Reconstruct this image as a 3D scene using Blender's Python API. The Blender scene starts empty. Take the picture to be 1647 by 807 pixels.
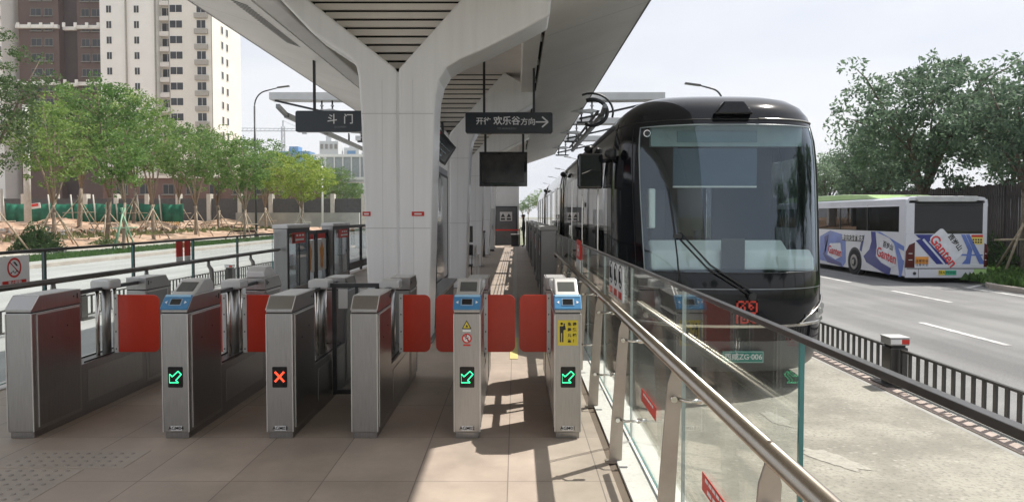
import bpy, math, random
from mathutils import Vector, Matrix
R = math.radians
sc = bpy.context.scene
COL = sc.collection
rnd = random.Random(11)

# ---------------------------------------------------------------- camera, sky, sun
F_PX, EYE, TILT = 1140.0, 1.6, 2.0
cam = bpy.data.cameras.new('camera')
cam.sensor_fit = 'HORIZONTAL'; cam.sensor_width = 36.0
cam.lens = 36.0 * F_PX / 1647.0
cam.shift_x = (823.5 - 830.0) / 1647.0
cam.shift_y = (387.8 - 403.5) / 1647.0
cam.clip_start = 0.05; cam.clip_end = 3000
camo = bpy.data.objects.new('camera', cam); COL.objects.link(camo)
camo.location = (0, 0, EYE); camo.rotation_euler = (R(90 - TILT), 0, 0)
sc.camera = camo

SUN = Vector((.54, .35, 1.0)).normalized()
w = bpy.data.worlds.new('World'); sc.world = w; w.use_nodes = True
nt = w.node_tree; bg = nt.nodes['Background']
sky = nt.nodes.new('ShaderNodeTexSky'); sky.sky_type = 'NISHITA'; sky.sun_disc = False
sky.sun_elevation = math.asin(SUN.z); sky.sun_rotation = math.atan2(SUN.x, SUN.y)
sky.air_density = 1.0; sky.dust_density = 4.0; sky.ozone_density = 1.2; sky.altitude = 300
hz = nt.nodes.new('ShaderNodeMix'); hz.data_type = 'RGBA'; hz.inputs[0].default_value = .88
nt.links.new(sky.outputs[0], hz.inputs[6]); hz.inputs[7].default_value = (5.3, 5.42, 5.7, 1)
tcw = nt.nodes.new('ShaderNodeTexCoord'); mpw = nt.nodes.new('ShaderNodeMapping'); mpw.inputs['Scale'].default_value = (1.2, 1.2, 4.0); nt.links.new(tcw.outputs['Generated'], mpw.inputs[0])
cl = nt.nodes.new('ShaderNodeTexNoise'); cl.inputs['Scale'].default_value = 1.6; cl.inputs['Detail'].default_value = 7; nt.links.new(mpw.outputs[0], cl.inputs['Vector'])
clr = nt.nodes.new('ShaderNodeMapRange'); clr.inputs[1].default_value = .38; clr.inputs[2].default_value = .62; nt.links.new(cl.outputs[0], clr.inputs[0])
clm = nt.nodes.new('ShaderNodeMix'); clm.data_type = 'RGBA'; clm.inputs[6].default_value = (4.75, 4.95, 5.4, 1); clm.inputs[7].default_value = (5.7, 5.75, 5.9, 1)
nt.links.new(clr.outputs[0], clm.inputs[0]); nt.links.new(clm.outputs[2], hz.inputs[7])
nt.links.new(hz.outputs[2], bg.inputs[0]); bg.inputs[1].default_value = .095
sl = bpy.data.lights.new('sun', 'SUN'); sl.energy = 3.2; sl.angle = R(.5); sl.color = (1, .95, .88)
so = bpy.data.objects.new('sun', sl); COL.objects.link(so)
so.rotation_euler = SUN.to_track_quat('Z', 'Y').to_euler()
vs = sc.view_settings
vs.view_transform = 'Standard'; vs.look = 'None'; vs.exposure = 0.86; vs.gamma = 1; vs.use_curve_mapping = False
sc.cycles.max_bounces = 8; sc.cycles.transparent_max_bounces = 24; sc.cycles.diffuse_bounces = 4
sc.cycles.glossy_bounces = 4; sc.cycles.transmission_bounces = 4
sc.cycles.caustics_reflective = False; sc.cycles.caustics_refractive = False
sc.cycles.use_denoising = True
sc.cycles.sample_clamp_indirect = 6

# ---------------------------------------------------------------- materials
MATS = {}
def mat(name, col, rough=.6, metal=0.0, amt=.12, scale=3.0, bump=0.0, coat=0.0, emit=0.0, stretch=None,
        spec=None, detail=6, col2=None, lo=.4, hi=.62, rvar=0.0, perobj=0.0):
    if name in MATS: return MATS[name]
    m = bpy.data.materials.new(name); m.use_nodes = True
    n = m.node_tree; L = n.links; p = n.nodes['Principled BSDF']
    p.inputs['Roughness'].default_value = rough; p.inputs['Metallic'].default_value = metal
    p.inputs['Coat Weight'].default_value = coat; p.inputs['Coat Roughness'].default_value = .03
    if spec is not None: p.inputs['Specular IOR Level'].default_value = spec
    c = (*col, 1)
    tc = n.nodes.new('ShaderNodeTexCoord'); mp = n.nodes.new('ShaderNodeMapping')
    L.new(tc.outputs['Object'], mp.inputs[0])
    if stretch: mp.inputs['Scale'].default_value = stretch
    nz = n.nodes.new('ShaderNodeTexNoise'); nz.inputs['Scale'].default_value = scale; nz.inputs['Detail'].default_value = detail
    nz.inputs['Roughness'].default_value = .6
    L.new(mp.outputs[0], nz.inputs['Vector'])
    rp = n.nodes.new('ShaderNodeMapRange'); rp.inputs[1].default_value = lo - .1 if col2 is None else lo; rp.inputs[2].default_value = hi + .05 if col2 is None else hi
    L.new(nz.outputs[0], rp.inputs[0])
    mx = n.nodes.new('ShaderNodeMix'); mx.data_type = 'RGBA'
    if col2 is None:
        mx.inputs[6].default_value = (*[x * (1 - amt) for x in col], 1); mx.inputs[7].default_value = (*[min(1, x * (1 + amt)) for x in col], 1)
    else:
        mx.inputs[6].default_value = c; mx.inputs[7].default_value = (*col2, 1)
    L.new(rp.outputs[0], mx.inputs[0])
    out = mx.outputs[2]
    if perobj:
        oi = n.nodes.new('ShaderNodeObjectInfo'); hs = n.nodes.new('ShaderNodeHueSaturation')
        a = n.nodes.new('ShaderNodeMapRange'); a.inputs[3].default_value = 1 - perobj; a.inputs[4].default_value = 1 + perobj
        L.new(oi.outputs['Random'], a.inputs[0]); L.new(a.outputs[0], hs.inputs['Value'])
        L.new(out, hs.inputs['Color']); out = hs.outputs[0]
    L.new(out, p.inputs['Base Color'])
    if rvar:
        r2 = n.nodes.new('ShaderNodeMapRange'); r2.inputs[1].default_value = .3; r2.inputs[2].default_value = .7
        r2.inputs[3].default_value = max(.02, rough - rvar); r2.inputs[4].default_value = rough + rvar
        L.new(nz.outputs[0], r2.inputs[0]); L.new(r2.outputs[0], p.inputs['Roughness'])
    if bump:
        b = n.nodes.new('ShaderNodeBump'); b.inputs['Strength'].default_value = bump; b.inputs['Distance'].default_value = .02
        L.new(nz.outputs[0], b.inputs['Height']); L.new(b.outputs[0], p.inputs['Normal'])
    if emit:
        p.inputs['Emission Color'].default_value = c; p.inputs['Emission Strength'].default_value = emit
    MATS[name] = m; return m

def glass(name, tint, ior=1.5, boost=1.0, rough=0.0, dirt=0.0, gcol=(1, 1, 1)):
    if name in MATS: return MATS[name]
    m = bpy.data.materials.new(name); m.use_nodes = True
    n = m.node_tree; L = n.links; n.nodes.clear()
    o = n.nodes.new('ShaderNodeOutputMaterial'); t = n.nodes.new('ShaderNodeBsdfTransparent'); g = n.nodes.new('ShaderNodeBsdfGlossy')
    t.inputs[0].default_value = (*tint, 1); g.inputs['Roughness'].default_value = rough; g.inputs[0].default_value = (*gcol, 1)
    lw = n.nodes.new('ShaderNodeLayerWeight')
    pw = n.nodes.new('ShaderNodeMath'); pw.operation = 'POWER'; pw.inputs[1].default_value = 5
    L.new(lw.outputs['Facing'], pw.inputs[0])
    f0 = ((ior - 1) / (ior + 1)) ** 2
    ma = n.nodes.new('ShaderNodeMath'); ma.operation = 'MULTIPLY_ADD'; ma.inputs[1].default_value = 1 - f0; ma.inputs[2].default_value = f0
    L.new(pw.outputs[0], ma.inputs[0])
    mu = n.nodes.new('ShaderNodeMath'); mu.operation = 'MULTIPLY'; mu.inputs[1].default_value = boost; mu.use_clamp = True
    L.new(ma.outputs[0], mu.inputs[0])
    mx = n.nodes.new('ShaderNodeMixShader'); L.new(mu.outputs[0], mx.inputs[0]); L.new(t.outputs[0], mx.inputs[1]); L.new(g.outputs[0], mx.inputs[2])
    fin = mx.outputs[0]
    if dirt:
        d = n.nodes.new('ShaderNodeBsdfDiffuse'); d.inputs[0].default_value = (.6, .62, .6, 1)
        m2 = n.nodes.new('ShaderNodeMixShader'); m2.inputs[0].default_value = dirt
        L.new(fin, m2.inputs[1]); L.new(d.outputs[0], m2.inputs[2]); fin = m2.outputs[0]
    L.new(fin, o.inputs[0])
    MATS[name] = m; return m

def leafmat(name, c1, c2):
    if name in MATS: return MATS[name]
    m = bpy.data.materials.new(name); m.use_nodes = True
    n = m.node_tree; L = n.links; p = n.nodes['Principled BSDF']; o = n.nodes['Material Output']
    p.inputs['Roughness'].default_value = .55
    g = n.nodes.new('ShaderNodeNewGeometry')
    mx = n.nodes.new('ShaderNodeMix'); mx.data_type = 'RGBA'
    mx.inputs[6].default_value = (*c1, 1); mx.inputs[7].default_value = (*c2, 1)
    L.new(g.outputs['Random Per Island'], mx.inputs[0])
    oi = n.nodes.new('ShaderNodeObjectInfo'); hs = n.nodes.new('ShaderNodeHueSaturation')
    a = n.nodes.new('ShaderNodeMapRange'); a.inputs[3].default_value = .78; a.inputs[4].default_value = 1.28
    hu = n.nodes.new('ShaderNodeMapRange'); hu.inputs[3].default_value = .518; hu.inputs[4].default_value = .482; L.new(oi.outputs['Random'], hu.inputs[0]); L.new(hu.outputs[0], hs.inputs['Hue'])
    L.new(oi.outputs['Random'], a.inputs[0]); L.new(a.outputs[0], hs.inputs['Value']); L.new(mx.outputs[2], hs.inputs['Color'])
    L.new(hs.outputs[0], p.inputs['Base Color'])
    t = n.nodes.new('ShaderNodeBsdfTranslucent'); L.new(hs.outputs[0], t.inputs[0])
    ms = n.nodes.new('ShaderNodeMixShader'); ms.inputs[0].default_value = .46
    L.new(p.outputs[0], ms.inputs[1]); L.new(t.outputs[0], ms.inputs[2]); L.new(ms.outputs[0], o.inputs[0])
    MATS[name] = m; return m

steel = mat('brushed_steel', (.40, .395, .385), .36, 1.0, amt=.12, scale=5, stretch=(40, 40, 1.2), rvar=.08, bump=.03)
steel_d = mat('steel_dull', (.33, .325, .32), .36, 1.0, amt=.1, scale=5, stretch=(30, 30, 1.2), rvar=.06)
steel_top = mat('steel_light', (.62, .62, .61), .42, .55, amt=.06)  # lightened so the sky's sheen on gate top plates sits in the colour
edge_hi = mat('edge_highlight', (.72, .70, .67), .35, .4, amt=.05)  # pale tone paints the bright highlights along gate cabinet edges
chrome = mat('polished_steel', (.62, .60, .56), .16, 1.0, amt=.06, scale=20, rvar=.05)
pipe = mat('handrail_steel', (.40, .36, .31), .27, 1.0, amt=.06, scale=3)
post_m = mat('post_steel', (.44, .385, .335), .45, .75, amt=.1, scale=6)
seam = mat('dark_seam', (.03, .03, .03), .6)
black = mat('black_paint', (.02, .022, .025), .4, amt=.2)
blackrail = mat('rail_black', (.045, .042, .04), .35, amt=.15, coat=.2)
blk_gloss = mat('black_gloss', (.008, .009, .011), .08, amt=.1, coat=.6)
white_p = mat('white_cladding', (.84, .83, .81), .48, amt=.06, scale=.8)
white_c = mat('white_column', (.84, .845, .85), .34, amt=.05, scale=1.6, coat=.15, stretch=(5, 5, .35))
white_pl = mat('white_plastic', (.72, .72, .70), .35, amt=.04)
red_f = mat('red_acrylic', (.68, .05, .022), .3, amt=.06, coat=.15)
red_s = mat('red_print', (.60, .03, .02), .45, amt=.08)
blue_s = mat('blue_plastic', (.07, .24, .46), .3, amt=.06)
yellow_s = mat('yellow_sticker', (.72, .58, .05), .5, amt=.05)
scr = mat('screen_grey', (.09, .095, .09), .18, amt=.1)
scr_b = mat('screen_black', (.012, .013, .015), .12, amt=.1, coat=.3)
led_b = mat('led_panel', (.006, .006, .007), .25)
led_g = mat('led_green', (.05, 1.0, .42), .5, emit=.75)
led_r = mat('led_red', (1.0, .08, .03), .5, emit=.8)
txt_w = mat('white_print', (.8, .8, .8), .5, amt=.02)
txt_k = mat('black_print', (.02, .02, .02), .5)
slatm = mat('slat_paint', (.80, .76, .71), .4, amt=.05, scale=2)
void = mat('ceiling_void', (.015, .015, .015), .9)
panel_edge = mat('edge_trim', (.2, .2, .2), .5)
frame_d = mat('dark_frame', (.05, .052, .055), .35, .3)
door_d = mat('door_grey', (.10, .105, .11), .45)
wallm = mat('room_wall', (.62, .63, .63), .6, amt=.04)
gl_clear = glass('clear_glass', (.95, .975, .965), 1.5, .62, dirt=.012)
gl_edge = mat('glass_edge', (.05, .22, .22), .15, amt=.1, coat=.4)
gl_edge2 = mat('glass_edge_pale', (.42, .50, .48), .2, amt=.1, coat=.3)
gl_wind = glass('tinted_windscreen', (.80, .90, .92), 1.5, 2.5, gcol=(.75, .85, .95))
gl_dark = glass('dark_glass', (.10, .11, .12), 1.6, 1.6)
gl_grey = glass('grey_glass', (.78, .82, .84), 1.5, 1.1, dirt=.05)
bark = mat('bark', (.16, .125, .095), .9, amt=.35, scale=14, bump=.6)
bark_l = mat('bark_light', (.27, .215, .16), .9, amt=.3, scale=14, bump=.5)
stake_m = mat('timber_stake', (.36, .30, .22), .85, amt=.25, scale=10)

# ---------------------------------------------------------------- mesh helper
class MB:
    def __init__(s): s.v = []; s.f = []; s.mi = []; s.m = []; s.sm = []
    def _m(s, m):
        if m not in s.m: s.m.append(m)
        return s.m.index(m)
    def add(s, vs, fs, m, smooth=False):
        b = len(s.v); s.v += [tuple(v) for v in vs]; i = s._m(m)
        for f in fs: s.f.append([b + k for k in f]); s.mi.append(i); s.sm.append(smooth)
        return s
    def box(s, x0, x1, y0, y1, z0, z1, m):
        if x0 > x1: x0, x1 = x1, x0
        if y0 > y1: y0, y1 = y1, y0
        if z0 > z1: z0, z1 = z1, z0
        v = [(x, y, z) for z in (z0, z1) for y in (y0, y1) for x in (x0, x1)]
        return s.add(v, [(0, 2, 3, 1), (4, 5, 7, 6), (0, 1, 5, 4), (2, 6, 7, 3), (0, 4, 6, 2), (1, 3, 7, 5)], m)
    def prism(s, pts, axis, a, b, m, smooth=False):
        """polygon pts (2-D) extruded along axis ('x': pts=(y,z), 'y': pts=(x,z), 'z': pts=(x,y))"""
        def P(p, t):
            return {'x': (t, p[0], p[1]), 'y': (p[0], t, p[1]), 'z': (p[0], p[1], t)}[axis]
        n = len(pts); v = [P(p, a) for p in pts] + [P(p, b) for p in pts]
        area = sum(pts[i][0] * pts[(i + 1) % n][1] - pts[(i + 1) % n][0] * pts[i][1] for i in range(n))
        flip = (area > 0) == ((b > a) != (axis == 'y'))
        fs = [tuple(range(n)), tuple(range(2 * n - 1, n - 1, -1))]
        if flip: pass
        fs = [tuple(range(n - 1, -1, -1)), tuple(range(n, 2 * n))] + [(i, (i + 1) % n, n + (i + 1) % n, n + i) for i in range(n)]
        if not flip: fs = [tuple(reversed(f)) for f in fs]
        return s.add(v, fs, m, smooth)
    def tube(s, pts, r, m, n=8, r2=None, caps=True, smooth=True):
        pts = [Vector(p) for p in pts]; k = len(pts)
        rs = r if isinstance(r, (list, tuple)) else [r + ((r2 - r) * i / (k - 1) if r2 is not None else 0) for i in range(k)]
        v = []; up = None
        for i, p in enumerate(pts):
            d = (pts[min(i + 1, k - 1)] - pts[max(i - 1, 0)]).normalized()
            if up is None:
                up = Vector((0, 0, 1)) if abs(d.z) < .9 else Vector((1, 0, 0))
            a = d.cross(up).normalized(); b = a.cross(d).normalized(); up = b
            for j in range(n):
                t = 2 * math.pi * j / n
                v.append(p + (a * math.cos(t) + b * math.sin(t)) * rs[i])
        fs = [(i * n + j, i * n + (j + 1) % n, (i + 1) * n + (j + 1) % n, (i + 1) * n + j) for i in range(k - 1) for j in range(n)]
        s.add(v, fs, m, smooth)
        if caps:
            b0 = len(s.v) - len(v); i = s._m(m)
            s.f.append([b0 + j for j in range(n - 1, -1, -1)]); s.mi.append(i); s.sm.append(False)
            s.f.append([b0 + (k - 1) * n + j for j in range(n)]); s.mi.append(i); s.sm.append(False)
        return s
    def bar(s, a, b, wx, wz, m):
        """rectangular bar from a to b"""
        a = Vector(a); b = Vector(b); d = (b - a).normalized()
        up = Vector((0, 0, 1)) if abs(d.z) < .95 else Vector((0, 1, 0))
        x = d.cross(up).normalized() * wx / 2; y = x.cross(d).normalized() * wz / 2
        v = [a - x - y, a + x - y, a + x + y, a - x + y, b - x - y, b + x - y, b + x + y, b - x + y]
        return s.add(v, [(0, 1, 2, 3), (7, 6, 5, 4), (0, 4, 5, 1), (1, 5, 6, 2), (2, 6, 7, 3), (3, 7, 4, 0)], m)
    def quad(s, a, b, c, d, m): return s.add([a, b, c, d], [(0, 1, 2, 3)], m)
    def build(s, name, parent=None, label=None, bevel=0, solid=0, loc=None, segs=2):
        me = bpy.data.meshes.new(name)
        off = Vector((0, 0, 0))
        if parent is not None: off = root_pos(parent)
        elif loc is not None: off = Vector(loc)
        me.from_pydata([(v[0] - off.x, v[1] - off.y, v[2] - off.z) for v in s.v], [], s.f)
        for m in s.m: me.materials.append(m)
        me.polygons.foreach_set('material_index', s.mi); me.polygons.foreach_set('use_smooth', s.sm)
        me.update()
        o = bpy.data.objects.new(name, me); COL.objects.link(o)
        if parent is not None: o.parent = parent
        elif loc is not None: o.location = loc
        if label: o['label'] = label
        if bevel:
            b = o.modifiers.new('edge', 'BEVEL'); b.width = bevel; b.segments = segs; b.limit_method = 'ANGLE'; b.angle_limit = R(40)
            b.harden_normals = False
        if solid:
            t = o.modifiers.new('thick', 'SOLIDIFY'); t.thickness = solid; t.offset = 0
        return o

def root_pos(o):
    p = Vector(o.location)
    while o.parent is not None: o = o.parent; p = p + Vector(o.location)
    return p
def tag(o, label=None, cat=None, group=None, kind=None):
    if label: o['label'] = label
    if cat: o['category'] = cat
    if group: o['group'] = group
    if kind: o['kind'] = kind
    return o
def thing(name, loc, label, cat, group=None):
    o = bpy.data.objects.new(name, None); COL.objects.link(o); o.location = loc; o.empty_display_size = .1
    return tag(o, label, cat, group)
def struct(name, mb, **k): return tag(mb.build(name, **k), kind='structure')
def copy_tree(o, loc=None, parent=None, label=None, rz=None):
    c = o.copy(); COL.objects.link(c); c.parent = parent
    if loc is not None: c.location = loc
    if rz is not None: c.rotation_euler.z = rz
    if label: c['label'] = label
    for ch in list(o.children): copy_tree(ch, parent=c)
    return c
def text(s, size, m, name, parent, origin, right, up, align='CENTER', depth=.0012, bold=0.0, label=None, sx=1.0, spacing=1.0, lift=.002):
    cu = bpy.data.curves.new('txt', 'FONT'); cu.body = s; cu.size = size; cu.align_x = align; cu.align_y = 'CENTER'
    cu.offset = bold; cu.extrude = 0.0; cu.space_character = spacing; cu.resolution_u = 3
    t = bpy.data.objects.new('txt', cu); COL.objects.link(t)
    dg = bpy.context.evaluated_depsgraph_get()
    me = bpy.data.meshes.new_from_object(t.evaluated_get(dg)); bpy.data.objects.remove(t); bpy.data.curves.remove(cu)
    rt = Vector(right).normalized(); u = Vector(up).normalized(); n = rt.cross(u)
    base = Vector(origin) - (root_pos(parent) if parent is not None else Vector((0, 0, 0)))
    for v in me.vertices:
        v.co = base + rt * v.co.x * sx + u * v.co.y + n * lift
    me.materials.clear(); me.materials.append(m)
    for p in me.polygons: p.material_index = 0
    me.name = name
    o = bpy.data.objects.new(name, me); COL.objects.link(o)
    if parent is not None: o.parent = parent
    if label: o['label'] = label
    return o
def rrect(x0, x1, z0, z1, r, n=5, corners=(1, 1, 1, 1)):
    """rounded rectangle outline, corners order: (x1,z1),(x0,z1),(x0,z0),(x1,z0)"""
    out = []
    cs = [(x1, z1, 0), (x0, z1, 90), (x0, z0, 180), (x1, z0, 270)]
    for k, (cx, cz, a0) in enumerate(cs):
        if not corners[k]: out.append((cx, cz)); continue
        ox = cx - r if cx == max(x0, x1) else cx + r; oz = cz - r if cz == max(z0, z1) else cz + r
        for i in range(n + 1):
            a = R(a0 + 90 * i / n); out.append((ox + r * math.cos(a), oz + r * math.sin(a)))
    return out
def disc(cx, cz, r, n=24): return [(cx + r * math.cos(2 * math.pi * i / n), cz + r * math.sin(2 * math.pi * i / n)) for i in range(n)]
def at(px, py, Y):
    a = R(TILT); v = (py - 387.8) / F_PX; dy = math.cos(a) - v * math.sin(a); dz = -math.sin(a) - v * math.cos(a); t = Y / dy
    return Vector(((px - 830) / F_PX * t, Y, EYE + dz * t))

# ---------------------------------------------------------------- the setting
ZR = -.5            # road level; platform floor is z = 0
def ground_mat(name, c1, c2, c3, s1, s2, rough=.9, bump=.25, speck=None, tracks=0):
    m = bpy.data.materials.new(name); m.use_nodes = True
    n = m.node_tree; L = n.links; p = n.nodes['Principled BSDF']; p.inputs['Roughness'].default_value = rough
    tc = n.nodes.new('ShaderNodeTexCoord')
    def noise(s, d=8, r=.65):
        z = n.nodes.new('ShaderNodeTexNoise'); z.inputs['Scale'].default_value = s; z.inputs['Detail'].default_value = d; z.inputs['Roughness'].default_value = r
        L.new(tc.outputs['Object'], z.inputs['Vector']); return z.outputs[0]
    def rng(s, a, b):
        k = n.nodes.new('ShaderNodeMapRange'); k.inputs[1].default_value = a; k.inputs[2].default_value = b; L.new(s, k.inputs[0]); return k.outputs[0]
    def mix(f, a, b):
        k = n.nodes.new('ShaderNodeMix'); k.data_type = 'RGBA'; L.new(f, k.inputs[0])
        for i, q in ((6, a), (7, b)):
            if isinstance(q, tuple): k.inputs[i].default_value = (*q, 1)
            else: L.new(q, k.inputs[i])
        return k.outputs[2]
    big = noise(s1, 8); fine = noise(s2, 4)
    c = mix(rng(big, .42, .6), c1, c2)
    c = mix(rng(fine, .5, .72), c, c3)
    if speck:
        vo = n.nodes.new('ShaderNodeTexVoronoi'); vo.inputs['Scale'].default_value = speck[1]; L.new(tc.outputs['Object'], vo.inputs['Vector'])
        msk = n.nodes.new('ShaderNodeMath'); msk.operation = 'MULTIPLY'
        L.new(rng(vo.outputs[0], speck[3], speck[2]), msk.inputs[0]); L.new(rng(noise(s1 * 2.3, 6), .42, .62), msk.inputs[1])
        c = mix(msk.outputs[0], c, speck[0])
    if tracks:
        mp = n.nodes.new('ShaderNodeMapping'); mp.inputs['Scale'].default_value = (1.3, .03, 1); L.new(tc.outputs['Object'], mp.inputs[0])
        z = n.nodes.new('ShaderNodeTexNoise'); z.inputs['Scale'].default_value = 1; z.inputs['Detail'].default_value = 5; L.new(mp.outputs[0], z.inputs['Vector'])
        r_ = n.nodes.new('ShaderNodeMapRange'); r_.inputs[1].default_value = .35; r_.inputs[2].default_value = .65; r_.inputs[3].default_value = 1 - tracks; r_.inputs[4].default_value = 1 + tracks * .6; L.new(z.outputs[0], r_.inputs[0])
        hs = n.nodes.new('ShaderNodeHueSaturation'); L.new(c, hs.inputs['Color']); L.new(r_.outputs[0], hs.inputs['Value']); c = hs.outputs[0]
    L.new(c, p.inputs['Base Color'])
    b = n.nodes.new('ShaderNodeBump'); b.inputs['Strength'].default_value = bump; b.inputs['Distance'].default_value = .015
    L.new(fine, b.inputs['Height']); L.new(b.outputs[0], p.inputs['Normal'])
    return m
asph = ground_mat('asphalt', (.16, .16, .16), (.205, .205, .20), (.27, .27, .26), .35, 60, tracks=.22)
asph_l = ground_mat('asphalt_pale', (.33, .33, .32), (.39, .39, .38), (.44, .44, .43), .25, 30, tracks=.12)
conc = ground_mat('worn_concrete', (.24, .23, .195), (.36, .345, .295), (.17, .165, .145), .9, 26, speck=((.46, .44, .39), 14, .0, .32))
conc_l = ground_mat('pale_concrete', (.33, .33, .31), (.40, .395, .37), (.27, .27, .25), .6, 30)
dirtm = ground_mat('dirt', (.38, .24, .16), (.50, .36, .26), (.22, .16, .12), .35, 2.2, bump=.8)
earth = ground_mat('far_ground', (.16, .17, .10), (.24, .23, .17), (.12, .15, .08), .05, .8)
vergem = ground_mat('verge_soil', (.09, .11, .05), (.14, .15, .08), (.07, .09, .04), .8, 8, bump=.5)
kerbm = ground_mat('kerb_stone', (.42, .37, .33), (.50, .45, .40), (.36, .32, .29), 1.5, 25)
coping = ground_mat('coping_stone', (.62, .60, .56), (.70, .68, .64), (.55, .53, .49), 1.5, 30, rough=.7)
paint_w = ground_mat('road_paint', (.42, .42, .41), (.66, .66, .64), (.24, .24, .235), 5, 14)
patch_m = ground_mat('pale_patch', (.36, .345, .30), (.43, .415, .365), (.27, .26, .225), 7, 26)
brick_r = mat('kerb_brick', (.40, .33, .29), .85, amt=.2, scale=9)

def tile_mat():
    m = bpy.data.materials.new('platform_tiles'); m.use_nodes = True
    n = m.node_tree; L = n.links; p = n.nodes['Principled BSDF']
    tc = n.nodes.new('ShaderNodeTexCoord'); mp = n.nodes.new('ShaderNodeMapping'); L.new(tc.outputs['Object'], mp.inputs[0])
    mp.inputs['Location'].default_value = (.05 + 5.6, -4.24 + 8.6 * 2, 0)
    br = n.nodes.new('ShaderNodeTexBrick'); br.offset = 0; br.squash = 1
    br.inputs['Scale'].default_value = 1; br.inputs['Brick Width'].default_value = .56; br.inputs['Row Height'].default_value = .86
    br.inputs['Mortar Size'].default_value = .004; br.inputs['Mortar Smooth'].default_value = .2; br.inputs['Bias'].default_value = 0
    br.inputs['Color1'].default_value = (.41, .34, .28, 1); br.inputs['Color2'].default_value = (.48, .40, .335, 1); br.inputs['Mortar'].default_value = (.24, .20, .17, 1)
    L.new(mp.outputs[0], br.inputs['Vector'])
    nz = n.nodes.new('ShaderNodeTexNoise'); nz.inputs['Scale'].default_value = 1.7; nz.inputs['Detail'].default_value = 9; nz.inputs['Roughness'].default_value = .7
    L.new(tc.outputs['Object'], nz.inputs['Vector'])
    r = n.nodes.new('ShaderNodeMapRange'); r.inputs[1].default_value = .3; r.inputs[2].default_value = .7; r.inputs[3].default_value = .74; r.inputs[4].default_value = 1.12
    L.new(nz.outputs[0], r.inputs[0])
    hs = n.nodes.new('ShaderNodeHueSaturation'); L.new(br.outputs[0], hs.inputs['Color']); L.new(r.outputs[0], hs.inputs['Value'])
    L.new(hs.outputs[0], p.inputs['Base Color'])
    r2 = n.nodes.new('ShaderNodeMapRange'); r2.inputs[1].default_value = .3; r2.inputs[2].default_value = .7; r2.inputs[3].default_value = .42; r2.inputs[4].default_value = .68
    L.new(nz.outputs[0], r2.inputs[0]); L.new(r2.outputs[0], p.inputs['Roughness'])
    f = n.nodes.new('ShaderNodeTexNoise'); f.inputs['Scale'].default_value = 240; L.new(tc.outputs['Object'], f.inputs['Vector'])
    b = n.nodes.new('ShaderNodeBump'); b.inputs['Strength'].default_value = .12; b.inputs['Distance'].default_value = .003; L.new(f.outputs[0], b.inputs['Height']); L.new(b.outputs[0], p.inputs['Normal'])
    return m
tiles = tile_mat()

def sheet(name, x0, x1, y0, y1, z, m):
    b = MB(); b.quad((x0, y0, z), (x1, y0, z), (x1, y1, z), (x0, y1, z), m); return struct(name, b)
sheet('ground', -700, 700, -60, 1800, ZR - .03, earth)
sheet('road', -19.5, -9.4, -30, 700, ZR - .004, asph_l)
sheet('bus_lane', -9.4, -4.95, -30, 700, ZR, asph_l)
sheet('tram_lane', .95, 4.62, -30, 700, ZR, conc)
sheet('main_road', 4.62, 24, -30, 700, ZR - .004, asph)
# platform slab with coping strips
pl = MB(); pl.box(-4.74, .60, -8, 39.6, -.5, 0, tiles); struct('platform_floor', pl)
pl = MB(); pl.box(.60, .655, -8, 39.6, -.5, -.006, mat('drain_slot', (.16, .12, .09), .7))
pl.box(.655, .95, -8, 39.6, -.5, .012, coping); struct('platform_edge', pl)
pl = MB(); pl.box(-4.95, -4.74, -8, 39.6, -.5, .012, coping); struct('platform_kerb', pl)
b = MB(); b.box(-.07, .02, 7.9, 9.3, -.01, .006, mat('guide_yellow', (.62, .55, .22), .6, amt=.15)); b.box(-.07, .02, 9.3, 38, -.01, .005, mat('guide_pale', (.50, .47, .42), .6, amt=.1)); struct('guide_strip', b)  # far length greyed: its look in shadow is put into the colour
b = MB()
for gx in (-.47, -.40, -.33, -.26): b.box(gx, gx + .02, 9, 33, 0, .004, mat('grate', (.10, .09, .085), .5))
struct('floor_grate', b)  # dark strips stand in for the door units' shadow on the floor
# tactile studs
b = MB()
tile_t = mat('tactile_tile', (.40, .345, .295), .6, amt=.1)
stud = mat('tactile_stud', (.30, .26, .23), .5, amt=.1)
for (x0, x1, y0, y1) in ((-3.30, -2.50, 4.46, 4.80), (-3.46, -2.74, 3.76, 4.44)):
    b.box(x0, x1, y0, y1, -.01, .003, tile_t)
    nx = int((x1 - x0) / .075); ny = int((y1 - y0) / .075)
    for i in range(nx):
        for j in range(ny):
            cx = x0 + .04 + i * .075; cy = y0 + .04 + j * .075
            v = [(cx + .017 * math.cos(k * 1.0472), cy + .017 * math.sin(k * 1.0472), .003) for k in range(6)] + [(cx + .011 * math.cos(k * 1.0472), cy + .011 * math.sin(k * 1.0472), .009) for k in range(6)]
            b.add(v, [(k, (k + 1) % 6, 6 + (k + 1) % 6, 6 + k) for k in range(6)] + [(6, 7, 8, 9, 10, 11)], stud)
struct('tactile_paving', b)
# left kerb, pavement, verge
b = MB(); b.box(-19.75, -19.5, -30, 500, ZR, ZR + .15, kerbm); b.box(-21.0, -19.75, -30, 500, ZR, ZR + .14, conc_l); struct('kerb', b)
sheet('pavement', -30, -24.2, -30, 300, ZR + .10, mat('pale_pavement', (.45, .42, .38), .8, amt=.12))
b = MB(); b.box(-24.2, -21.0, -30, 420, ZR, ZR + .12, vergem); struct('verge_ground', b)
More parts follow.
